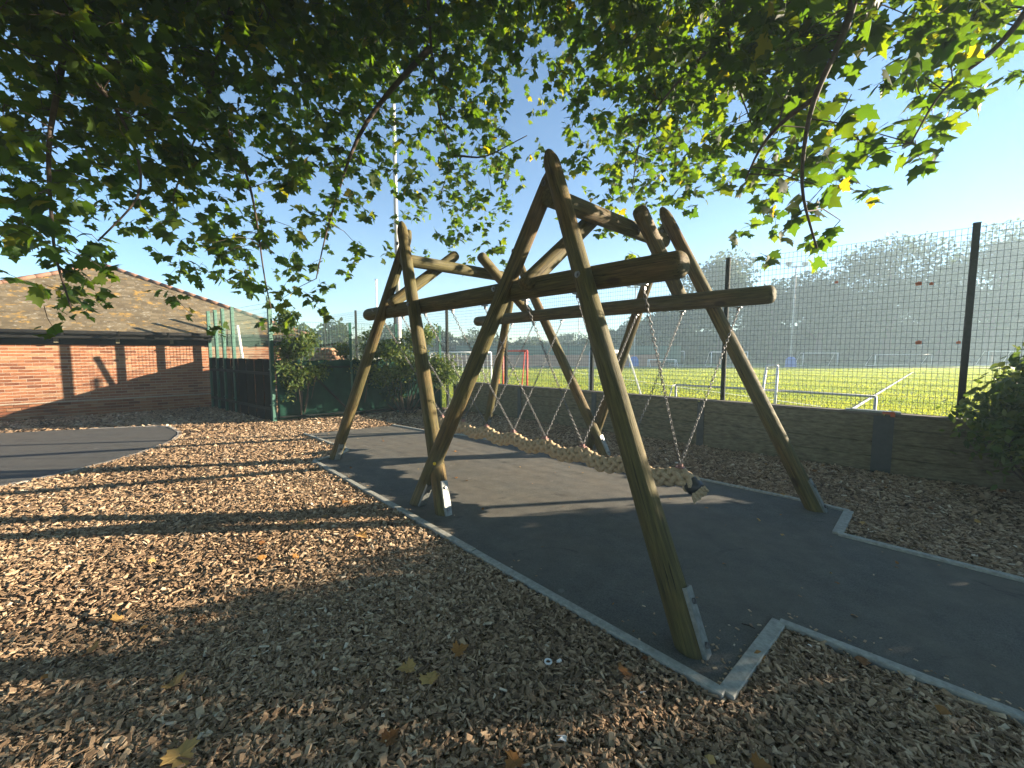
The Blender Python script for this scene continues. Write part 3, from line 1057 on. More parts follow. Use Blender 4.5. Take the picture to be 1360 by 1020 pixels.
for s in np.arange(-4.2, 6.0, 1.05):
    mb = MB(); mb.box(bp(s, -0.10, WALL_TOP - 0.055), (0.07, 0.18, 0.11), BD); mb.build('rafter_end', M['plank'], bld)
# roof plane z = B_EAVE + B_TAN*(n+B_OFF)
r_ = ray(137, 353); k_ = Vector(r_)
nn = (k_.x * BN.x + k_.y * BN.y); base_n = (BW0.x * BN.x + BW0.y * BN.y)
tA = (B_EAVE - CAM_H + B_TAN * (B_OFF - base_n)) / (k_.z - B_TAN * nn)
APX = Vector((0, 0, CAM_H)) + k_ * tA
aS = (APX - BW0).dot(BD); aN = (APX - BW0).dot(BN)
run = aN + B_OFF
sl, sr = aS - run - 0.1, S_R + 0.38
corners = [bp(sl, -B_OFF, B_EAVE), bp(sr, -B_OFF, B_EAVE), bp(sr, -B_OFF + 2 * run, B_EAVE), bp(sl, -B_OFF + 2 * run, B_EAVE)]
mb = MB()
for i in range(4):
    mb.poly([corners[i], corners[(i + 1) % 4], APX])
down = Vector((0, 0, -0.07))
mb.poly([c + down for c in corners][::-1])
for i in range(4):
    mb.poly([corners[i] + down, corners[(i + 1) % 4] + down, corners[(i + 1) % 4], corners[i]])
roof = mb.build('roof', M['tile'], bld)
sd_ = (BN + Vector((0, 0, B_TAN))).normalized(); nrm_ = BD.cross(sd_).normalized()
slope_len = math.hypot(run, run * B_TAN)
Ms = []; Ts = []; Tt = []
g = 0.115
for i in range(int(slope_len / g)):
    w = i * g
    fr = (w + g * .5) / slope_len
    lo_, hi_ = sl + (aS - sl) * fr, sr + (aS - sr) * fr
    s = lo_ + random.uniform(0.0, .17)
    while s < hi_ - 0.1:
        c = bp(s + .09, -B_OFF, B_EAVE) + sd_ * (w + 0.07) + nrm_ * (0.006 + random.uniform(-.0004, .0004))
        tilt = (sd_ * 0.15 - nrm_ * 0.002)
        X = BD * 0.1765
        Z = nrm_ * 0.009
        Ms.append(np.array([[X[k], tilt[k], Z[k]] for k in range(3)])); Ts.append(np.array(c - BW0)); Tt.append(rng.beta(2, 2))
        s += 0.178
bv_ = np.array([(x, y, z) for x in (-.5, .5) for y in (-.5, .5) for z in (-.5, .5)], float)
bf_ = np.array([(0, 1, 3, 2), (4, 6, 7, 5), (0, 4, 5, 1), (2, 3, 7, 6), (0, 2, 6, 4), (1, 5, 7, 3)])
v, f, t = stamp(bv_, bf_, np.array(Ms), np.array(Ts), np.array(Tt))
o = link('roof_tiles', np_mesh('roof_tiles', v, [f], M['tile'], {'tint': t}), roof); o['kind'] = 'stuff'
for cn in (corners[0], corners[1], corners[2]):
    dd = cn - APX; L = dd.length; n = int(L / 0.36)
    for i in range(n):
        p, q = APX + dd * (i / n) + Vector((0, 0, .035)), APX + dd * ((i + 1) / n - 0.004) + Vector((0, 0, .03))
        mb = MB(); mb.tube([p, q], [0.055, 0.062], 8); mb.build('ridge_tile', M['ridge_tile'], roof, True)

# ------------------------------------------------------------------ green screened fence and gate at the back left
P0 = Vector((-5.38, 8.98, 0)); PB = Vector((-8.6, 11.45, 0)); PG = Vector((-1.95, 10.95, 0))
gf = empty('green_fence', P0, 'tall green weldmesh fence with screening coloured dark as in shade beside the brick building', 'fence')
d1 = (PB - P0).normalized(); L1 = (PB - P0).length


def gpost(p, h, w, parent, mat=None):
    mb = MB(); mb.box((p.x, p.y, h / 2), (w, w, h), d1); mb.box((p.x, p.y, h + .008), (w + .01, w + .01, .016), d1)
    for z in (0.4, 1.2, 2.0):
        mb.box((p.x, p.y, z), (w + .03, w + .03, .03), d1)
    return mb.build('post', mat or M['green_paint'], parent)


gpost(P0, 2.78, 0.075, gf)
for t in (0.55, 0.72, 0.86, 1.0):
    gpost(P0 + d1 * L1 * t, 2.72, 0.07, gf)
n1 = d1.cross(Vector((0, 0, 1)))
for a_, b_ in ((0.015, 0.545), (0.555, 0.995)):
    wire_panel(P0 + d1 * L1 * a_, P0 + d1 * L1 * b_, 1.42, 2.68, 0.05, 0.10, 0.003, 'mesh_panel', M['green_paint'], gf)
# overlapping screen boards, shade put into their near-black colour
nb = 16
for i in range(nb):
    c = P0 + d1 * (L1 * (i + .5) / nb)
    mb = MB(); mb.box((c.x + n1.x * .02 * (i % 2), c.y + n1.y * .02 * (i % 2), 0.72), (L1 / nb + 0.02, 0.012, 1.42 + random.uniform(-.02, .02)), d1)
    mb.build('screen_board', M['shaded_screen'], gf)
for z in (0.3, 1.1):
    mb = MB(); c = P0 + d1 * L1 / 2 + n1 * -0.03; mb.box((c.x, c.y, z), (L1 - .1, 0.04, 0.06), d1); mb.build('rail', M['fence'], gf)
# white pole leaning on it
mb = MB(); mb.tube([at(322, 476, 10.75), at(315, 432, 10.6)], 0.035, 8)
o = mb.build('leaning_pole', M['white_paint']); tag(o, 'short white pole leaning behind the green mesh by the building', 'pole')

gate = empty('screened_gate', P0 + Vector((0.1, 0.05, 0)), 'long gate and fence line covered in dark green netting with a diagonal brace', 'gate')
d2 = (PG - P0).normalized(); L2 = (PG - P0).length; n2 = d2.cross(Vector((0, 0, 1)))
for i, t in enumerate((0.42, 0.70, 0.995)):
    p = P0 + d2 * L2 * t
    mb = MB(); mb.box((p.x, p.y, 1.15), (0.06, 0.06, 2.3), d2); mb.build('post', M['green_paint'], gate)
for a_, b_ in ((0.02, 0.415), (0.425, 0.695), (0.705, 0.99)):
    A_, B_ = P0 + d2 * L2 * a_, P0 + d2 * L2 * b_
    wire_panel(A_, B_, 1.32, 2.28, 0.06, 0.12, 0.003, 'mesh_panel', M['green_paint'], gate)
    # netting: wavy sheet
    mb = MB(); nx, nz = 26, 8
    for i in range(nx + 1):
        for j in range(nz + 1):
            p = A_ + (B_ - A_) * i / nx + n2 * (0.035 + 0.022 * math.sin(i * 1.3 + j * .8 + a_ * 9) * math.sin(j * .9 + i * .3))
            mb.v.append(Vector((p.x, p.y, 0.06 + 1.34 * j / nz + 0.015 * math.sin(i * .9) * (j == nz))))
    for i in range(nx):
        for j in range(nz):
            q = i * (nz + 1) + j
            mb.f.append([q, q + nz + 1, q + nz + 2, q + 1])
    o = mb.build('netting', M['screen'], gate, True)
    sm = o.modifiers.new('thick', 'SOLIDIFY'); sm.thickness = 0.006
def gpt(t, z, off=0.07):
    p = P0 + d2 * L2 * t + n2 * off
    return Vector((p.x, p.y, z))
mb = MB(); mb.tube([gpt(.17, 1.22), gpt(.40, 0.16)], 0.022, 6); mb.build('brace', M['fence'], gate)
mb = MB(); mb.tube([gpt(.03, 1.24), gpt(.41, 1.24)], 0.022, 6); mb.build('rail', M['fence'], gate)
mb = MB(); mb.tube([gpt(.03, 0.12), gpt(.98, 0.12)], 0.022, 6); mb.build('rail', M['fence'], gate)

# log pile beyond the gate
lp = empty('log_pile', at(438, 484, 12.2), 'small stack of cut logs with reddish ends showing above the green netting', 'log pile')
base = at(438, 486, 12.2)
k = 0
for r in range(5):
    for c in range(8 - r):
        p = base + Vector(((c - (8 - r) / 2) * 0.125 + random.uniform(-.012, .012), random.uniform(-.03, .03), r * 0.108 + 0.06))
        mb = MB(); rr = random.uniform(0.05, 0.066); mb.tube([p + Vector((0, -.25, 0)), p + Vector((0, .3, 0))], rr, 8); mb.build('cut_log', M['cutwood'], lp, True); k += 1
mb = MB(); mb.box(base + Vector((0, 0.02, 0.64)), (0.9, 0.6, 0.03), (1, 0, 0.12)); mb.build('cover_sheet', M['fascia'], lp)
mb = MB(); mb.box(base + Vector((0, 0.02, (FZ - base.z) / 2)), (1.05, 0.5, base.z - FZ), (1, 0, 0)); mb.build('stand', M['plank'], lp)

# ------------------------------------------------------------------ foliage helpers
def leaf_template():
    half = [(0, 0), (.11, -.045), (.30, -.13), (.31, .0), (.36, .06), (.54, .13), (.46, .24), (.60, .40), (.40, .40), (.24, .47), (.33, .62), (.17, .70), (0, 1.0)]
    pts = half + [(-x, y) for x, y in half[-2:0:-1]]
    c = [(0.0, 0.32)]
    V = np.array([(x, y, 0.0) for x, y in c + pts])
    n = len(pts)
    F = np.array([(0, 1 + i, 1 + (i + 1) % n) for i in range(n)])
    return V, F


PLV, PLF = leaf_template()


def bent(V, fold, droop, twist, cup=0.0):
    W = V.copy()
    W[:, 2] = -fold * np.abs(V[:, 0]) - droop * V[:, 1] ** 2 + twist * V[:, 0] * V[:, 1] + cup * V[:, 0] ** 2
    return W


PLV_BENT = [bent(PLV, 0.30, 0.22, 0.15), bent(PLV, 0.12, 0.34, -0.25), bent(PLV, 0.42, 0.10, 0.05), bent(PLV, 0.18, 0.16, 0.35), bent(PLV, 0.05, 0.28, 0.0, -0.3)]
OVAL = np.array([(0, 0, 0), (.22, .3, -.05), (.20, .62, -.07), (0, 1, -.12), (-.20, .62, -.07), (-.22, .3, -.05)], float)
OVF = np.array([(0, 1, 2, 3), (0, 3, 4, 5)])


def frames(dirs, normals):
    """columns X, Y(dir), Z(normal)"""
    Y = dirs / np.linalg.norm(dirs, axis=1, keepdims=True)
    Z = normals - (normals * Y).sum(1, keepdims=True) * Y
    Z /= np.linalg.norm(Z, axis=1, keepdims=True) + 1e-9
    X = np.cross(Y, Z)
    return np.stack([X, Y, Z], 2)


def rand_dirs(n):
    v = rng.normal(size=(n, 3))
    return v / np.linalg.norm(v, axis=1, keepdims=True)


def shrub(name, center, rad, nleaf, size, label, cat='shrub', group=None, lobes=9, mat='shrub_leaf', stems=7, seed=None, ground=0.0):
    c = Vector(center)
    root = empty(name, (c.x, c.y, ground), label, cat, group)
    mb = MB(); P = []
    per = nleaf // (lobes * 6)
    for l in range(lobes):
        q = rand_dirs(1)[0] * rng.uniform(0.35, 0.9) ** 0.6
        lc = np.array([c.x + q[0] * rad[0], c.y + q[1] * rad[1], c.z + q[2] * rad[2]])
        s0 = np.array([c.x + q[0] * rad[0] * .15, c.y + q[1] * rad[1] * .15, ground - .02])
        midp = s0 * .45 + lc * .55 + rng.normal(0, .05, 3)
        mb.tube([Vector(s0), Vector(midp), Vector(lc)], [0.018, 0.011, 0.005], 5)
        for sprig in range(6):
            dd = rand_dirs(1)[0]; dd[2] = abs(dd[2]) * .6 + .05
            L = rng.uniform(.35, .75) * min(rad)
            e = lc + dd * L
            e[2] = max(e[2], ground + 0.05)
            mb.tube([Vector(lc * .7 + midp * .3), Vector((lc + e) / 2 + rng.normal(0, .02, 3)), Vector(e)], [0.006, 0.004, 0.002], 4)
            t = rng.random((per, 1)) ** .7
            pp = lc + (e - lc) * t + rng.normal(0, 0.18 * min(rad), (per, 3))
            P.append(pp)
    P = np.concatenate(P)
    P = P[P[:, 2] > ground + 0.03]
    n = len(P)
    D = rand_dirs(n); D[:, 2] -= 0.25
    Nn = rand_dirs(n) + np.array([0, 0, 0.9])
    Fm = frames(D, Nn) * (size * rng.uniform(0.6, 1.25, n))[:, None, None]
    v, f, t = stamp(OVAL, OVF, Fm, P - np.array([c.x, c.y, ground]), rng.beta(2, 2, n))
    fo = link('foliage', np_mesh('foliage', v, [f], M[mat], {'tint': t}), root); fo['kind'] = 'stuff'
    mb.build('stems', M['twig'], root)
    return root


# shrubs at the back left
sx = at(400, 480, 9.3)
shrub('sapling', (sx.x - .05, sx.y, 1.5), (0.52, 0.42, 1.15), 6500, 0.09, 'tall straggly green sapling growing up the screened gate beside the green post', 'sapling', None, 17)
sx = at(545, 500, 10.2)
shrub('shrub', (sx.x - 0.15, sx.y, 1.2), (1.3, 0.6, 1.1), 12000, 0.08, 'broad bushy green shrub behind the far A of the swing frame', 'shrub', 'shrubs along the back fence', 16)
sx = at(478, 520, 10.0)
shrub('shrub', (sx.x, sx.y, 1.5), (0.5, 0.4, 0.75), 2400, 0.08, 'taller thin shrub rising just right of the log stack', 'shrub', 'shrubs along the back fence', 8)
# shrub by the wall at right, then unseen ones added for ground shade
SH = [(5.66, 4.02, 0.78, 0.72, 0.76, 8500, 'dark leafy shrub against the timber wall at the right, below the nearest fence post'),
      (6.75, 3.35, 1.05, 1.05, 1.0, 14000, 'large unseen shrub added just past the right hand shrub to shade the ground'),
      (7.9, 2.15, 1.35, 1.1, 1.35, 12000, 'second large unseen shrub added further along the wall to shade the ground'),
      (9.3, 0.9, 1.6, 1.2, 1.6, 11000, 'third and tallest unseen shrub added along the wall to shade the ground'),
      (10.9, -0.5, 1.6, 1.3, 1.6, 9500, 'last unseen shrub of the row added along the wall to shade the ground')]
for (x, y, z, rx, rz, n_, lab) in SH:
    shrub('wall_or_added_shrub', (x, y, z), (rx, rx * .8, rz), n_, 0.10, lab, 'shrub', 'shrub by the timber wall and unseen ones added for shade', 20)

# ------------------------------------------------------------------ overhead plane tree
GRID = [
    '878789999999789999986776',
    '778776899887579999964553',
    '668886888787268999962451',
    '558888886567248878850430',
    '647787776567337887754400',
    '665566665566127766652000',
    '553465553455014313610000',
    '443146632333002000330000',
    '143135531110000000000000',
    '042012420000000000000000']
GRID = [r[:24] for r in GRID]
CW, CH = 1360 / 24, 44.0


def leaf_dist(px, py):
    x = np.array([0, 150, 420, 520, 640, 780, 930, 1030, 1120, 1240, 1360])
    d = np.array([4.4, 4.9, 5.5, 6.5, 6.9, 6.2, 5.4, 4.0, 3.5, 4.2, 4.4])
    return np.interp(px, x, d)


tree = empty('plane_tree', (-3.6, -3.2, 0), 'large plane tree whose leafy boughs hang over the top of the scene', 'tree')
TR = np.array([-3.6, -3.2, 0.0])
# trunk and main limbs
trunk = MB()
trunk.tube([(-3.6, -3.2, -0.1), (-3.58, -3.15, 0.25), (-3.55, -3.1, 1.5), (-3.4, -2.9, 3.2), (-3.1, -2.5, 4.8)], [0.55, 0.42, 0.36, 0.32, 0.28], 14)
trunk.build('trunk', M['bark'], tree, True)
LIMBS = [[(-3.1, -2.5, 4.6), (-2.6, -.8, 5.6), at(350, -120, 3.2), at(300, 25, 3.9), at(276, 120, 4.1), at(262, 175, 4.2), at(230, 260, 4.0)],
         [(-3.1, -2.5, 4.7), (-1.6, -.5, 6.0), at(560, -150, 4.2), at(572, 60, 5.2), at(580, 140, 5.6), at(601, 205, 5.9), at(585, 260, 6.0)],
         [at(601, 205, 5.9), at(640, 212, 5.9), at(700, 180, 5.6)],
         [(-3.1, -2.5, 4.8), (-.4, -1.2, 6.2), (1.2, .8, 6.0), at(955, -80, 3.4), at(966, 40, 4.0), at(972, 90, 4.1), at(982, 118, 4.2), at(1000, 170, 4.1)],
         [at(966, 40, 4.0), at(900, 110, 4.6), at(850, 170, 5.0), at(840, 250, 5.2)],
         [(1.2, .8, 6.0), at(1150, -90, 2.4), at(1130, 30, 2.5), at(1080, 130, 2.5), at(1060, 250, 2.4), at(1085, 330, 2.35)],
         [at(1080, 130, 2.5), at(1010, 190, 2.8), at(990, 240, 3.0)],
         [(1.2, .8, 6.0), at(1420, -60, 2.8), at(1330, 60, 3.0), at(1250, 120, 3.2), at(1210, 190, 3.2)],
         [(-2.6, -.8, 5.6), at(60, -80, 2.8), at(90, 60, 3.2), at(60, 200, 3.0), at(70, 330, 2.9), at(95, 410, 2.8)],
         [at(276, 120, 4.1), at(330, 230, 4.3), at(345, 330, 4.3), at(360, 410, 4.2)],
         [at(572, 60, 5.2), at(480, 160, 5.2), at(440, 280, 5.0), at(420, 370, 4.7)],
         [at(90, 60, 3.2), at(170, 160, 3.3), at(200, 250, 3.3), at(130, 320, 3.0)]]
limb_pts = []
for pl in LIMBS:
    pl = [Vector(p) for p in pl]
    # resample with gentle wiggle
    pts = []
    for a_, b_ in zip(pl[:-1], pl[1:]):
        for t in np.linspace(0, 1, 6)[:-1]:
            pts.append(a_.lerp(b_, t) + Vector(rng.normal(0, 0.012, 3)))
    pts.append(pl[-1])
    for _ in range(5):
        pts = [pts[0]] + [(pts[i_ - 1] + pts[i_] * 2 + pts[i_ + 1]) / 4 for i_ in range(1, len(pts) - 1)] + [pts[-1]]
    off_frame = (pl[0].y < 0.5 or pl[0].z > 5)
    r0 = 0.036 if off_frame else 0.013
    n_ = len(pts)
    rad = []
    for i, p in enumerate(pts):
        t = i / (n_ - 1)
        rad.append(max(0.006, r0 * (1 - t) ** 1.6 + 0.006))
    mb = MB(); mb.tube(pts, rad, 7)
    mb.build('branch', M['twig'], tree, True)
    limb_pts += [np.array(p) for p in pts if p.y > 0.6]
limb_pts = np.array(limb_pts)

LP = []; LDir = []; LNrm = []; LS = []
twigs = MB()


def spray(p, n, length, size):
    """a drooping twig with leaves along it"""
    p = np.asarray(p, float)
    d = rand_dirs(1)[0] * 0.8; d[2] = -abs(d[2]) * .5 - 0.35
    d /= np.linalg.norm(d)
    s = p - d * length * 0.5
    e = p + d * length * 0.5
    k = np.argmin(((limb_pts - s) ** 2).sum(1))
    L = np.linalg.norm(limb_pts[k] - s)
    if L < 0.55 and L > 0.05 and rng.random() < 0.7:
        m_ = (limb_pts[k] + s) / 2 + np.array([0, 0, 0.08 * L]) + rng.normal(0, .03 * L, 3)
        twigs.tube([Vector(limb_pts[k]), Vector(m_), Vector(s), Vector(e)], [0.0045, 0.0036, 0.0028, 0.0014], 4, False)
    else:
        twigs.tube([Vector(s), Vector((s + e) / 2 + rng.normal(0, .015, 3)), Vector(e)], [0.0026, 0.002, 0.0012], 4, False)
    for i in range(n):
        t = (i + rng.random()) / n
        q = s + (e - s) * t
        ld = rand_dirs(1)[0]; ld[2] = ld[2] * .5 - 0.45
        ld /= np.linalg.norm(ld)
        pet = q + ld * size * 0.28
        nn_ = rand_dirs(1)[0] * 0.75 + np.array([0.0, 0, 0.8]) - ld * 0.2
        LP.append(pet + rng.normal(0, 0.02, 3)); LDir.append(ld); LNrm.append(nn_); LS.append(size * rng.uniform(0.55, 1.15))


for r, row in [(-k_, '9' * 16 + '88877766') for k_ in (5, 4, 3, 2, 1)] + list(enumerate(GRID)):
    for c, ch in enumerate(row):
        cov = int(ch) / 9 * 0.93
        if cov <= 0:
            continue
        x0, y0 = c * CW, r * CH
        dm = leaf_dist(x0 + CW / 2, y0)
        apx = (0.125 * FPX / dm) ** 2 * 0.17
        nl = -math.log(1 - cov) * CW * CH / apx * 0.68
        ns = nl / 7 * (1.2 if (r < 3 and ch == '9') else 1.0) * (0.8 if r < 0 else 1.0)
        ns = int(ns) + (rng.random() < ns % 1)
        for k in range(ns):
            px, py = x0 + rng.random() * CW, y0 + rng.random() * CH
            dd = dm * rng.uniform(0.82, 1.45) if dm > 2.6 else dm * rng.uniform(0.85, 1.6)
            r3 = ray(px, py); r3 = r3 / np.linalg.norm(r3)
            spray(np.array([0, 0, CAM_H]) + r3 * dd * 1.12, int(rng.integers(5, 10)), rng.uniform(0.16, 0.38), 0.125)
# boughs above and around the frame
k = 0
while k < 2600:
    p = np.array([rng.uniform(-8.5, 4.5), rng.uniform(-6.5, 6), rng.uniform(3.6, 8.5)])
    if p[1] > 0.3:
        x_, y_, _d = proj(p)
        if y_ > -150 and -130 < x_ < 1500:
            continue
    if p[0] > 1.5 and p[2] < 4.6:
        continue
    if np.linalg.norm(p - np.array([0, 0, 1.6])) < 3.2:
        continue
    spray(p, 8, 0.55, 0.27); k += 1

LP = np.array(LP); LDir = np.array(LDir); LNrm = np.array(LNrm); LS = np.array(LS)
FR = frames(LDir, LNrm)
ltint = np.clip(rng.beta(2.0, 2.6, len(LP)) + (rng.random(len(LP)) < 0.004) * 0.5, 0, 0.95)
var = rng.integers(0, 5, len(LP))
d3 = LP - np.array([0, 0, CAM_H]); zc = d3 @ _F
pxs = 680 + FPX * (d3 @ _R) / np.maximum(zc, .01); pys = 510 - FPX * (d3 @ _U) / np.maximum(zc, .01)
facing = np.abs((FR[:, :, 2] * d3 / np.linalg.norm(d3, axis=1, keepdims=True)).sum(1))
app = np.where((zc > .3) & (pxs > 0) & (pxs < 1360) & (pys > 0) & (pys < 500), LS / np.maximum(zc, .3) * (0.35 + facing), 0)
order = np.argsort(-app)
big, rest = order[:300], order[300:]
leaf_meshes = {}
for i in big:
    key = (int(var[i]), int(ltint[i] * 6))
    if key not in leaf_meshes:
        leaf_meshes[key] = np_mesh('leaf', PLV_BENT[key[0]], [PLF], M['leaf'], {'tint': np.full(len(PLF), (key[1] + .5) / 6)}, True)
    mt = Matrix([[FR[i][a_][b_] * LS[i] for b_ in range(3)] for a_ in range(3)]).to_4x4()
    mt.translation = Vector(LP[i] - TR)
    o = bpy.data.objects.new('leaf', leaf_meshes[key]); col.objects.link(o); o.parent = tree; o.matrix_local = mt
VV = []; FF = []; TT = []; off = 0
for q in range(5):
    idx = rest[var[rest] == q]
    v, f, t = stamp(PLV_BENT[q], PLF, FR[idx] * LS[idx][:, None, None], LP[idx] - TR, ltint[idx])
    VV.append(v); FF.append(f + off); TT.append(t); off += len(v)
o = link('foliage', np_mesh('foliage', np.concatenate(VV), [np.concatenate(FF)], M['leaf'], {'tint': np.concatenate(TT)}, True), tree); o['kind'] = 'stuff'
o = twigs.build('twigs', M['twig'], tree); o['kind'] = 'stuff'
print('canopy leaves', len(LP))

# ------------------------------------------------------------------ poles and floodlights
def floodlight(px, ytop, ybase, Y, label, r=0.09, heads=3, pad_=True, hw=1.0):
    b = at(px, ybase, Y); t = at(px, ytop, Y)
    b.z = FZ
    root = empty('floodlight_pole', b, label, 'floodlight', 'floodlight poles round the sports field')
    mb = MB(); mb.tube([b, (b.x, b.y, (b.z + t.z) / 2), (b.x, b.y, t.z)], [r, r * .8, r * .6], 10); mb.build('pole', M['grey_paint'], root, True)
    if heads:
        mb = MB(); mb.tube([(b.x - hw, b.y, t.z - .1), (b.x + hw, b.y, t.z - .1)], 0.06, 6); mb.build('crossarm', M['grey_paint'], root)
        for i in range(heads):
            x = b.x - hw + 2 * hw * i / (heads - 1)
            mb = MB(); mb.box((x, b.y - .1, t.z + 0.22), (0.55, 0.35, 0.42), (1, 0, 0), (0, -.4, 1)); mb.box((x, b.y, t.z + .02), (0.12, 0.12, 0.2)); mb.build('lamp_head', M['grey_paint'], root)
    if pad_:
        mb = MB()
        mb.tube([(b.x, b.y, FZ), (b.x, b.y, FZ + 1.0), (b.x, b.y, FZ + 1.3)], [0.62, 0.55, 0.28], 10)
        mb.build('base_padding', M['blue_pad'], root)
    return root


floodlight(1050, 353, 486, 50, 'tall floodlight pole with blue padded base, standing left of the nearest fence post', 0.13, 2)
floodlight(842, 381, 485, 52, 'floodlight pole with blue padded base seen beside the second beam end of the swing', 0.11, 3)
floodlight(1139, 398, 480, 75, 'faint distant floodlight pole with blue base in front of the hazy trees', 0.12, 0)
floodlight(994, 405, 480, 78, 'faint distant pole seen just left of the leaning right hand swing leg', 0.10, 0, False)
floodlight(768, 415, 472, 75, 'thin distant pole seen between the two middle swing legs', 0.10, 0, False)
b = at(530, 470, 15.5); t = at(530, 105, 15.5)
root = empty('lamp_pole', (b.x, b.y, FZ), 'tall slim grey lamp pole rising into the plane tree leaves behind the shrub', 'lamp pole')
mb = MB(); mb.tube([(b.x, b.y, FZ), (b.x, b.y, 3.5)], 0.105, 12); mb.build('base_section', M['grey_paint'], root, True)
mb = MB(); mb.tube([(b.x, b.y, 3.5), (b.x, b.y, 7.5), (b.x, b.y, t.z)], [0.085, 0.075, 0.06], 12); mb.build('pole', M['grey_paint'], root, True)
mb = MB(); mb.box((b.x, b.y - .2, t.z + .1), (0.5, 0.5, 0.2)); mb.build('lamp_head', M['grey_paint'], root)
b = at(502, 470, 24); t = at(502, 372, 24)
mb = MB(); mb.tube([(b.x, b.y, FZ), (b.x, b.y, t.z)], [0.07, 0.05], 8); mb.box((b.x, b.y, FZ + .03), (0.25, 0.25, 0.06)); mb.box((b.x, b.y, t.z + .02), (0.12, 0.12, 0.06))
tag(mb.build('thin_pole', M['white_paint']), 'thin pale pole beyond the fence just left of the far swing apex', 'pole')

# ------------------------------------------------------------------ goals
def goal(name, L, Rr, h, back, mat, label, r=0.05, group='goals on the sports field', net=False):
    """L, Rr: ground points of the two posts; back: vector to the rear frame"""
    L, Rr, back = Vector(L), Vector(Rr), Vector(back)
    c = (L + Rr) / 2
    root = empty(name, (c.x, c.y, L.z), label, 'goal', group)
    up = Vector((0, 0, h))
    for p in (L, Rr):
        mb = MB(); mb.tube([p, p + up], r, 8); mb.build('post', mat, root, True)
    mb = MB(); mb.tube([L + up, Rr + up], r, 8); mb.build('crossbar', mat, root, True)
    mb = MB()
    for p in (L, Rr):
        mb.tube([p, p + back], r * .6, 6)
        mb.tube([p + up, p + up + back * .35, p + back], r * .6, 6)
    mb.tube([L + back, Rr + back], r * .6, 6)
    mb.build('rear_frame', mat, root)
    if not net:
        return root
    mb = MB(); n = 14
    for i in range(n + 1):
        p = L + (Rr - L) * i / n
        mb.tube([p + up, p + up + back * .35, p + back], 0.006, 3, False)
    for j in range(1, 7):
        t = j / 7
        a_ = (up + back * .35) * (1 - t) + back * t
        mb.tube([L + a_, Rr + a_], 0.006, 3, False)
    o = mb.build('net', M['white_paint'], root); o['kind'] = 'stuff'
    return root


def fieldp(px, Y):
    p = at(px, 470, Y)
    return Vector((p.x, p.y, FZ))


W_ = M['white_paint']
goal('football_goal', fieldp(1067, 55), fieldp(1113, 55), 1.75, (0, 1.6, 0), W_, 'white goal far off by the hazy trees, right of the blue based floodlight')
goal('football_goal', fieldp(945, 52), fieldp(993, 52), 1.9, (0, 1.6, 0), W_, 'white goal far off, partly behind the leaning right swing leg')
goal('football_goal', fieldp(891, 58), fieldp(909, 58), 2.0, (0.6, 1.4, 0), W_, 'narrow far white goal right of the crossing chains', 0.06)
goal('football_goal', fieldp(869, 60), fieldp(880, 60), 1.6, (0.6, 1.2, 0), W_, 'smallest far white goal just left of the narrow one', 0.06)
goal('football_goal', fieldp(861, 50), fieldp(897, 50), 0.95, (0, -1.0, 0), W_, 'low wide white goal in front of the two small far goals', 0.05)
goal('football_goal', fieldp(1163, 55), fieldp(1238, 62), 1.5, (0, 1.5, 0), W_, 'pale far goal half lost in haze left of the nearest fence post')
goal('football_goal', fieldp(1313, 58), fieldp(1348, 58), 2.0, (0, 1.5, 0), W_, 'pale far goal in haze right of the nearest fence post')
goal('football_goal', fieldp(571, 25), fieldp(652, 25), 1.9, (0, 1.5, 0), W_, 'wide white goal beyond the shrub on the left part of the field', net=True)
goal('red_goal', fieldp(700, 17.5), fieldp(668, 19.5), 1.98, (-.25, .5, 0), M['red_paint'], 'red goal standing near the fence behind the middle of the swing', 0.045)
goal('football_goal', fieldp(785, 12.2), fieldp(821, 15.5), 1.95, (1.1, 0.3, 0), W_, 'thick white goal just beyond the fence beside the near swing leg', 0.065)
# low training goal parallel to the fence: crossbar 0.6 m above playground level
a_, b_ = at(898, 511, 12.1), at(1163, 527, 8.9)
goal('training_goal', (a_.x, a_.y, FZ), (b_.x, b_.y, FZ), a_.z - FZ, -LN * 0.9, M['grey_paint'], 'long low white training goal lying along the fence beyond the wall', 0.03)
# goal end frame with lacing, seen edge on
p = at(1018, 486, 10.4); q = at(1033, 486, 10.1)
root = empty('goal_frame', (p.x, p.y, FZ), 'white upright goal side frame with zigzag lacing beside the leaning right swing leg', 'goal frame')
mb = MB(); mb.tube([(p.x - .16, p.y, FZ), (p.x, p.y, p.z)], 0.03, 8); mb.build('post', W_, root, True)
mb = MB(); mb.tube([(q.x - .03, q.y, FZ), (q.x, q.y, q.z)], 0.03, 8); mb.build('post', W_, root, True)
mb = MB(); mb.tube([(p.x, p.y, p.z), (q.x, q.y, q.z)], 0.03, 8); mb.build('top_bar', W_, root, True)
for i in range(8):
    z0, z1 = FZ + .15 + i * .19, FZ + .24 + i * .19
    f0 = (z0 - FZ) / (p.z - FZ)
    mb = MB(); mb.tube([(p.x - .16 * (1 - f0), p.y, z0), (q.x - .03 * (1 - f0), q.y, z1)], 0.010, 5); mb.build('lacing', W_, root)

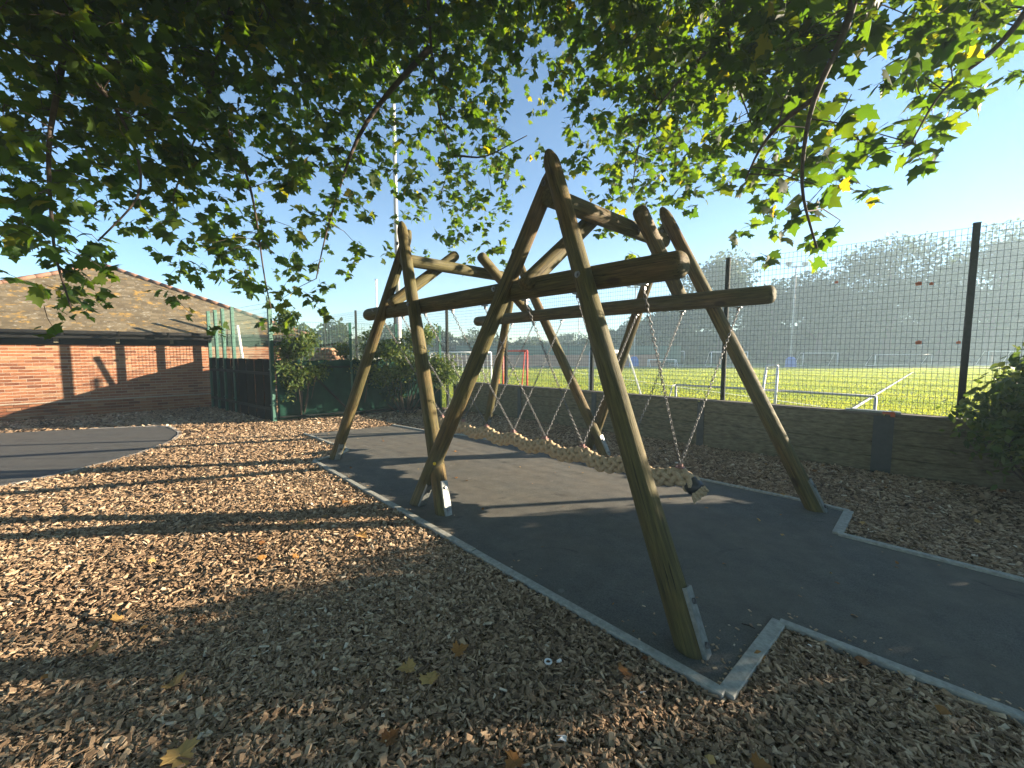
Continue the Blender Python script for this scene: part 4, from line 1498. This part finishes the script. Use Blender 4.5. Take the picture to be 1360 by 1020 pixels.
# low wooded ridge closing the horizon behind the trees
V = []; F = []
nx = 90
for i in range(nx + 1):
    x = -30.5 + 148 * i / nx
    y0 = 104 if x < 60 else 104 - (x - 60) * 0.35
    for k_, (dy_, hz) in enumerate(((-7, -0.42), (-4, 2.6), (-1, 3.6), (2.5, -0.42))):
        V.append((x, y0 + dy_, hz + (rng.uniform(-.15, .2) if hz > 0 else 0) + (0.6 * math.sin(x * .11) if k_ == 2 else 0)))
for i in range(nx):
    for k_ in range(3):
        F.append((i * 4 + k_, (i + 1) * 4 + k_, (i + 1) * 4 + k_ + 1, i * 4 + k_ + 1))
tag(link('hills', np_mesh('hills', V, [np.array(F)], M['hill'])), kind='structure')
# ------------------------------------------------------------------ far boundary: low reddish wall, green windbreak, trees
bw = empty('boundary_wall', (2, 53.5, FZ), 'low pinkish brick wall along the far left edge of the sports field', 'wall')
xs = np.arange(-14, 18, 2.4)
for x0 in xs:
    mb = MB(); mb.box((x0 + 1.2, 53.5 + random.uniform(-.05, .05), FZ + 0.75 + random.uniform(-.05, .05)), (2.36, 0.25, 1.5)); mb.build('wall_panel', M['redbank'], bw)
gw = empty('windbreak_fence', (6, 57, FZ), 'far green windbreak netting fence above the pinkish wall', 'fence')
for i, x0 in enumerate(np.arange(-8, 24, 3.2)):
    mb = MB(); mb.box((x0 + 1.6, 57, FZ + 1.6), (3.1, 0.04, 2.4)); mb.build('netting', M['green_paint'], gw)
    mb = MB(); mb.tube([(x0, 57, FZ), (x0, 57, FZ + 3)], 0.05, 6); mb.build('post', M['fence'], gw)


def far_tree(px, ytop, Y, wpx, label, n=2600, trunk_h=0.22, group='trees beyond the sports field', name='far_tree', leaf=0.42, flat=1.0):
    b = at(px, 480, Y); b.z = FZ
    zt = at(px, ytop, Y).z
    H = zt - FZ; Wd = wpx * Y / FPX / 2
    root = empty(name, b, label, 'tree', group)
    mb = MB(); mb.tube([(b.x, b.y, FZ), (b.x + .2, b.y, FZ + H * .3), (b.x, b.y, FZ + H * .7)], [H * .025 + .1, H * .018 + .06, 0.05], 8)
    lob = []
    for i in range(22):
        q = rand_dirs(1)[0] * rng.uniform(.4, .95)
        lc = np.array([b.x + q[0] * Wd * .8, b.y + q[1] * Wd * .6, FZ + H * (trunk_h + (1 - trunk_h) * (0.5 + 0.42 * q[2]))])
        # narrower towards the top
        k_ = 1 - 0.55 * max(0, (lc[2] - FZ) / H - .55) / .45
        lc[0] = b.x + (lc[0] - b.x) * k_
        lob.append((lc, rng.uniform(.26, .44) * min(Wd, H * .5)))
        mb.tube([(b.x, b.y, FZ + H * rng.uniform(.2, .5)), Vector(lc)], [0.09, 0.03], 5)
    mb.build('trunk', M['bark'], root)
    P = []
    for lc, lr in lob:
        m_ = n // 22
        dd = rand_dirs(m_) * (rng.random((m_, 1)) ** .45) * lr * np.array([1.15, 1, .85])
        P.append(lc + dd)
    P = np.concatenate(P)
    P[:, 2] = np.minimum(P[:, 2], zt + rng.normal(0, .1, len(P)))
    P = P[P[:, 2] > FZ + .2]
    nn_ = len(P)
    Fm = frames(rand_dirs(nn_), rand_dirs(nn_) + np.array([0, 0, .7])) * (leaf * rng.uniform(.6, 1.4, nn_))[:, None, None]
    v, f, t = stamp(OVAL * np.array([1.6, 1, 1]), OVF, Fm, P - np.array(b), rng.beta(2, 2, nn_))
    o = link('crown', np_mesh('crown', v, [f], M['far_leaf'], {'tint': t}), root)
    return root


TREES = [(955, 330, 62, 118, 'tall round hazy tree directly behind the thin fence post near the swing'),
         (1022, 372, 66, 90, 'lower hazy tree filling the gap right of the tall round tree'),
         (1085, 346, 64, 110, 'hazy tree behind the tall blue based floodlight'),
         (1175, 312, 60, 150, 'broad hazy tree with bright gaps of sky in its crown'),
         (1245, 352, 66, 90, 'lower hazy tree in the dip left of the nearest fence post'),
         (1310, 303, 60, 150, 'largest hazy tree behind the nearest fence post at the right'),
         (1400, 300, 60, 160, 'hazy tree cut by the right edge of the view'),
         (1490, 298, 62, 170, 'hazy tree past the right edge of the view'),
         (905, 390, 70, 100, 'low hazy tree left of the tall round tree'),
         (850, 418, 78, 110, 'low dark hazy tree behind the floodlight beside the swing'),
         (1130, 385, 72, 110, 'hazy tree behind the gap left of the broad tree'),
         (1345, 360, 72, 110, 'hazy tree filling the gap under the largest tree')]
for px, yt, Y, w, lab in TREES:
    far_tree(px, yt, Y, w * 1.12, lab, 10000)
# continuous undergrowth under that row
LOW = [(880, 447, 66, 110), (960, 440, 68, 120), (1050, 432, 70, 120), (1140, 430, 68, 130), (1230, 428, 68, 130), (1320, 425, 68, 130), (1410, 425, 68, 130)]
P = []
for px, yt, Y, w in LOW:
    b = at(px, 480, Y); zt = at(px, yt, Y).z; Wd = w * Y / FPX / 2
    m_ = 5200
    pp = np.stack([b.x + rng.normal(0, Wd * .6, m_), b.y + rng.normal(0, 1.6, m_), FZ + (zt - FZ) * (rng.random(m_) ** .8) * (0.75 + .25 * rng.random(m_))], 1)
    P.append(pp)
P = np.concatenate(P); nn_ = len(P)
Fm = frames(rand_dirs(nn_), rand_dirs(nn_) + np.array([0, 0, .7])) * (0.75 * rng.uniform(.6, 1.4, nn_))[:, None, None]
v, f, t = stamp(OVAL * np.array([1.7, 1, 1]), OVF, Fm, P, rng.beta(2, 2, nn_))
tag(link('undergrowth', np_mesh('undergrowth', v, [f], M['far_leaf'], {'tint': t})), 'dense hazy undergrowth along the foot of the far tree row', 'undergrowth', kind='stuff')

LEFT = [(575, 432, 60, 90, 'round far tree beyond the wide white goal'), (640, 436, 66, 100, 'far tree behind the second leg of the near A'),
        (705, 441, 84, 90, 'small far tree left of the middle of the swing'), (760, 434, 90, 90, 'small far tree right of the middle of the swing'),
        (810, 436, 82, 80, 'far tree just left of the near swing leg'), (520, 428, 50, 110, 'far tree beyond the lamp pole'), (450, 425, 40, 120, 'tree beyond the back fence behind the log stack'),
        (395, 430, 36, 110, 'tree beyond the back fence behind the tall sapling')]
for px, yt, Y, w, lab in LEFT:
    far_tree(px, yt, Y, w, lab, 3200, 0.05, 'trees at the far left of the field', leaf=0.34)
P = []
for px in range(540, 880, 40):
    b = at(px, 480, 62)
    m_ = 900
    P.append(np.stack([b.x + rng.normal(0, 3.0, m_), b.y + rng.normal(0, .9, m_), FZ + rng.uniform(2.3, 4.4) * np.sqrt(rng.random(m_))], 1))
P = np.concatenate(P); nn_ = len(P)
Fm = frames(rand_dirs(nn_), rand_dirs(nn_) + np.array([0, 0, .7])) * (0.45 * rng.uniform(.6, 1.4, nn_))[:, None, None]
v, f, t = stamp(OVAL * np.array([1.7, 1, 1]), OVF, Fm, P, np.clip(rng.beta(2, 2, nn_) + .25, 0, 1))
tag(link('hedge', np_mesh('hedge', v, [f], M['far_leaf'], {'tint': t})), 'long yellow green hedge behind the far pinkish wall', 'hedge', kind='stuff')

make_litter()
# ------------------------------------------------------------------ fallen leaves and litter
FALL = [(240, 1004, 1.0, 0.15, 'largest yellow fallen leaf, lying at the bottom edge of the wood chips'),
        (233, 906, 0.8, 0.13, 'yellow fallen leaf in the shaded chips, above the one at the bottom edge'),
        (118, 866, 0.6, 0.12, 'orange fallen leaf on the boundary of sun and shade at the left'),
        (160, 822, 0.8, 0.12, 'pale yellow fallen leaf in the sunlit chips at the left'),
        (541, 888, 0.9, 0.12, 'yellow fallen leaf, left one of the close pair in mid foreground'),
        (572, 901, 1.0, 0.13, 'pale yellow fallen leaf, right one of the close pair in mid foreground'),
        (611, 864, 0.45, 0.12, 'orange brown fallen leaf just above the close pair of leaves'),
        (831, 892, 0.2, 0.11, 'brown fallen leaf on the chips left of the near swing leg'),
        (519, 981, 0.1, 0.10, 'small dark brown fallen leaf at the bottom centre left'),
        (682, 1013, 0.3, 0.11, 'brown fallen leaf cut by the bottom edge of the picture'),
        (461, 668, 0.4, 0.16, 'reddish orange fallen leaf beside the rubber edge near the far leg'),
        (404, 694, 0.9, 0.14, 'pale fallen leaf beside the log shadow on the sunny chips'),
        (480, 712, 0.7, 0.14, 'yellow fallen leaf between the log shadow and the rubber edge'),
        (1010, 1016, 0.35, 0.09, 'brown fallen leaf at the bottom right of the chips')]
for px, py, tn, sz, lab in FALL:
    g_ = gp(px, py, 0.035)
    me = np_mesh('fallen_leaf', bent(PLV, -0.22 + random.uniform(-.1, .1), random.uniform(-.1, .3), random.uniform(-.3, .3), 0.35) + np.array([0, -.35, .05]), [PLF], M['dead_leaf'], {'tint': np.clip(tn + rng.normal(0, .06, len(PLF)), 0, 1)})
    o = link('fallen_leaf', me, None, (g_.x, g_.y, 0.033), (random.uniform(-.25, .25), random.uniform(-.25, .25), random.uniform(0, 6.28)), (sz * .72,) * 3)
    tag(o, lab, 'leaf', 'fallen leaves on the wood chips')
g_ = gp(728, 880, .03)
mb = MB()
for i in range(14):
    a_, b_ = 2 * math.pi * i / 14, 2 * math.pi * (i + 1) / 14
    mb.tube([(g_.x + .016 * math.cos(a_), g_.y + .016 * math.sin(a_), .036), (g_.x + .016 * math.cos(b_), g_.y + .016 * math.sin(b_), .036)], 0.005, 6)
tag(mb.build('plastic_ring', M['white_paint']), 'small white plastic ring lying on the wood chips', 'litter')
for px, py, s_, lab in ((743, 881, .03, 'crumpled pale wrapper beside the white ring'), (746, 984, .035, 'white scrap of paper on the chips at the bottom centre'), (854, 922, .03, 'folded white scrap of paper near the rubber edge'), (1076, 860, .02, 'white scrap lying inside the right hand edging corner')):
    g_ = gp(px, py, .03); mb = MB()
    pts = [Vector((g_.x + random.uniform(-1, 1) * s_ * .6, g_.y + random.uniform(-1, 1) * s_ * .5, .03 + random.uniform(0, .02))) for _ in range(7)]
    for i in range(5):
        mb.poly([pts[i], pts[i + 1], pts[i + 2]])
    o = mb.build('paper_scrap', M['white_paint']); tag(o, lab, 'litter')
    sm = o.modifiers.new('thick', 'SOLIDIFY'); sm.thickness = 0.001
g_, h_ = gp(985, 829, .022), gp(1003, 836, .022)
mb = MB(); mb.tube([(g_.x, g_.y, .026), ((g_.x + h_.x) / 2 + .004, (g_.y + h_.y) / 2, .03), (h_.x, h_.y, .026)], [0.003, 0.004, 0.002], 6)
tag(mb.build('twig', M['twig']), 'short dark twig lying on the rubber near the edging corner', 'twig')

# ------------------------------------------------------------------ haze
m, nt, out = nmat('morning_haze')
pv = N(nt, 'ShaderNodeVolumePrincipled')
pv.inputs['Color'].default_value = (0.64, 0.86, 1.0, 1)
pv.inputs['Density'].default_value = HAZE_DENSITY
pv.inputs['Anisotropy'].default_value = 0.2
nt.links.new(pv.outputs[0], out.inputs['Volume'])
mb = MB(); mb.box((43.5, 43.5, 8.8), (151, 131, 20.6))
tag(mb.build('haze', m), 'thin pale morning haze hanging over the field', 'haze', kind='stuff')
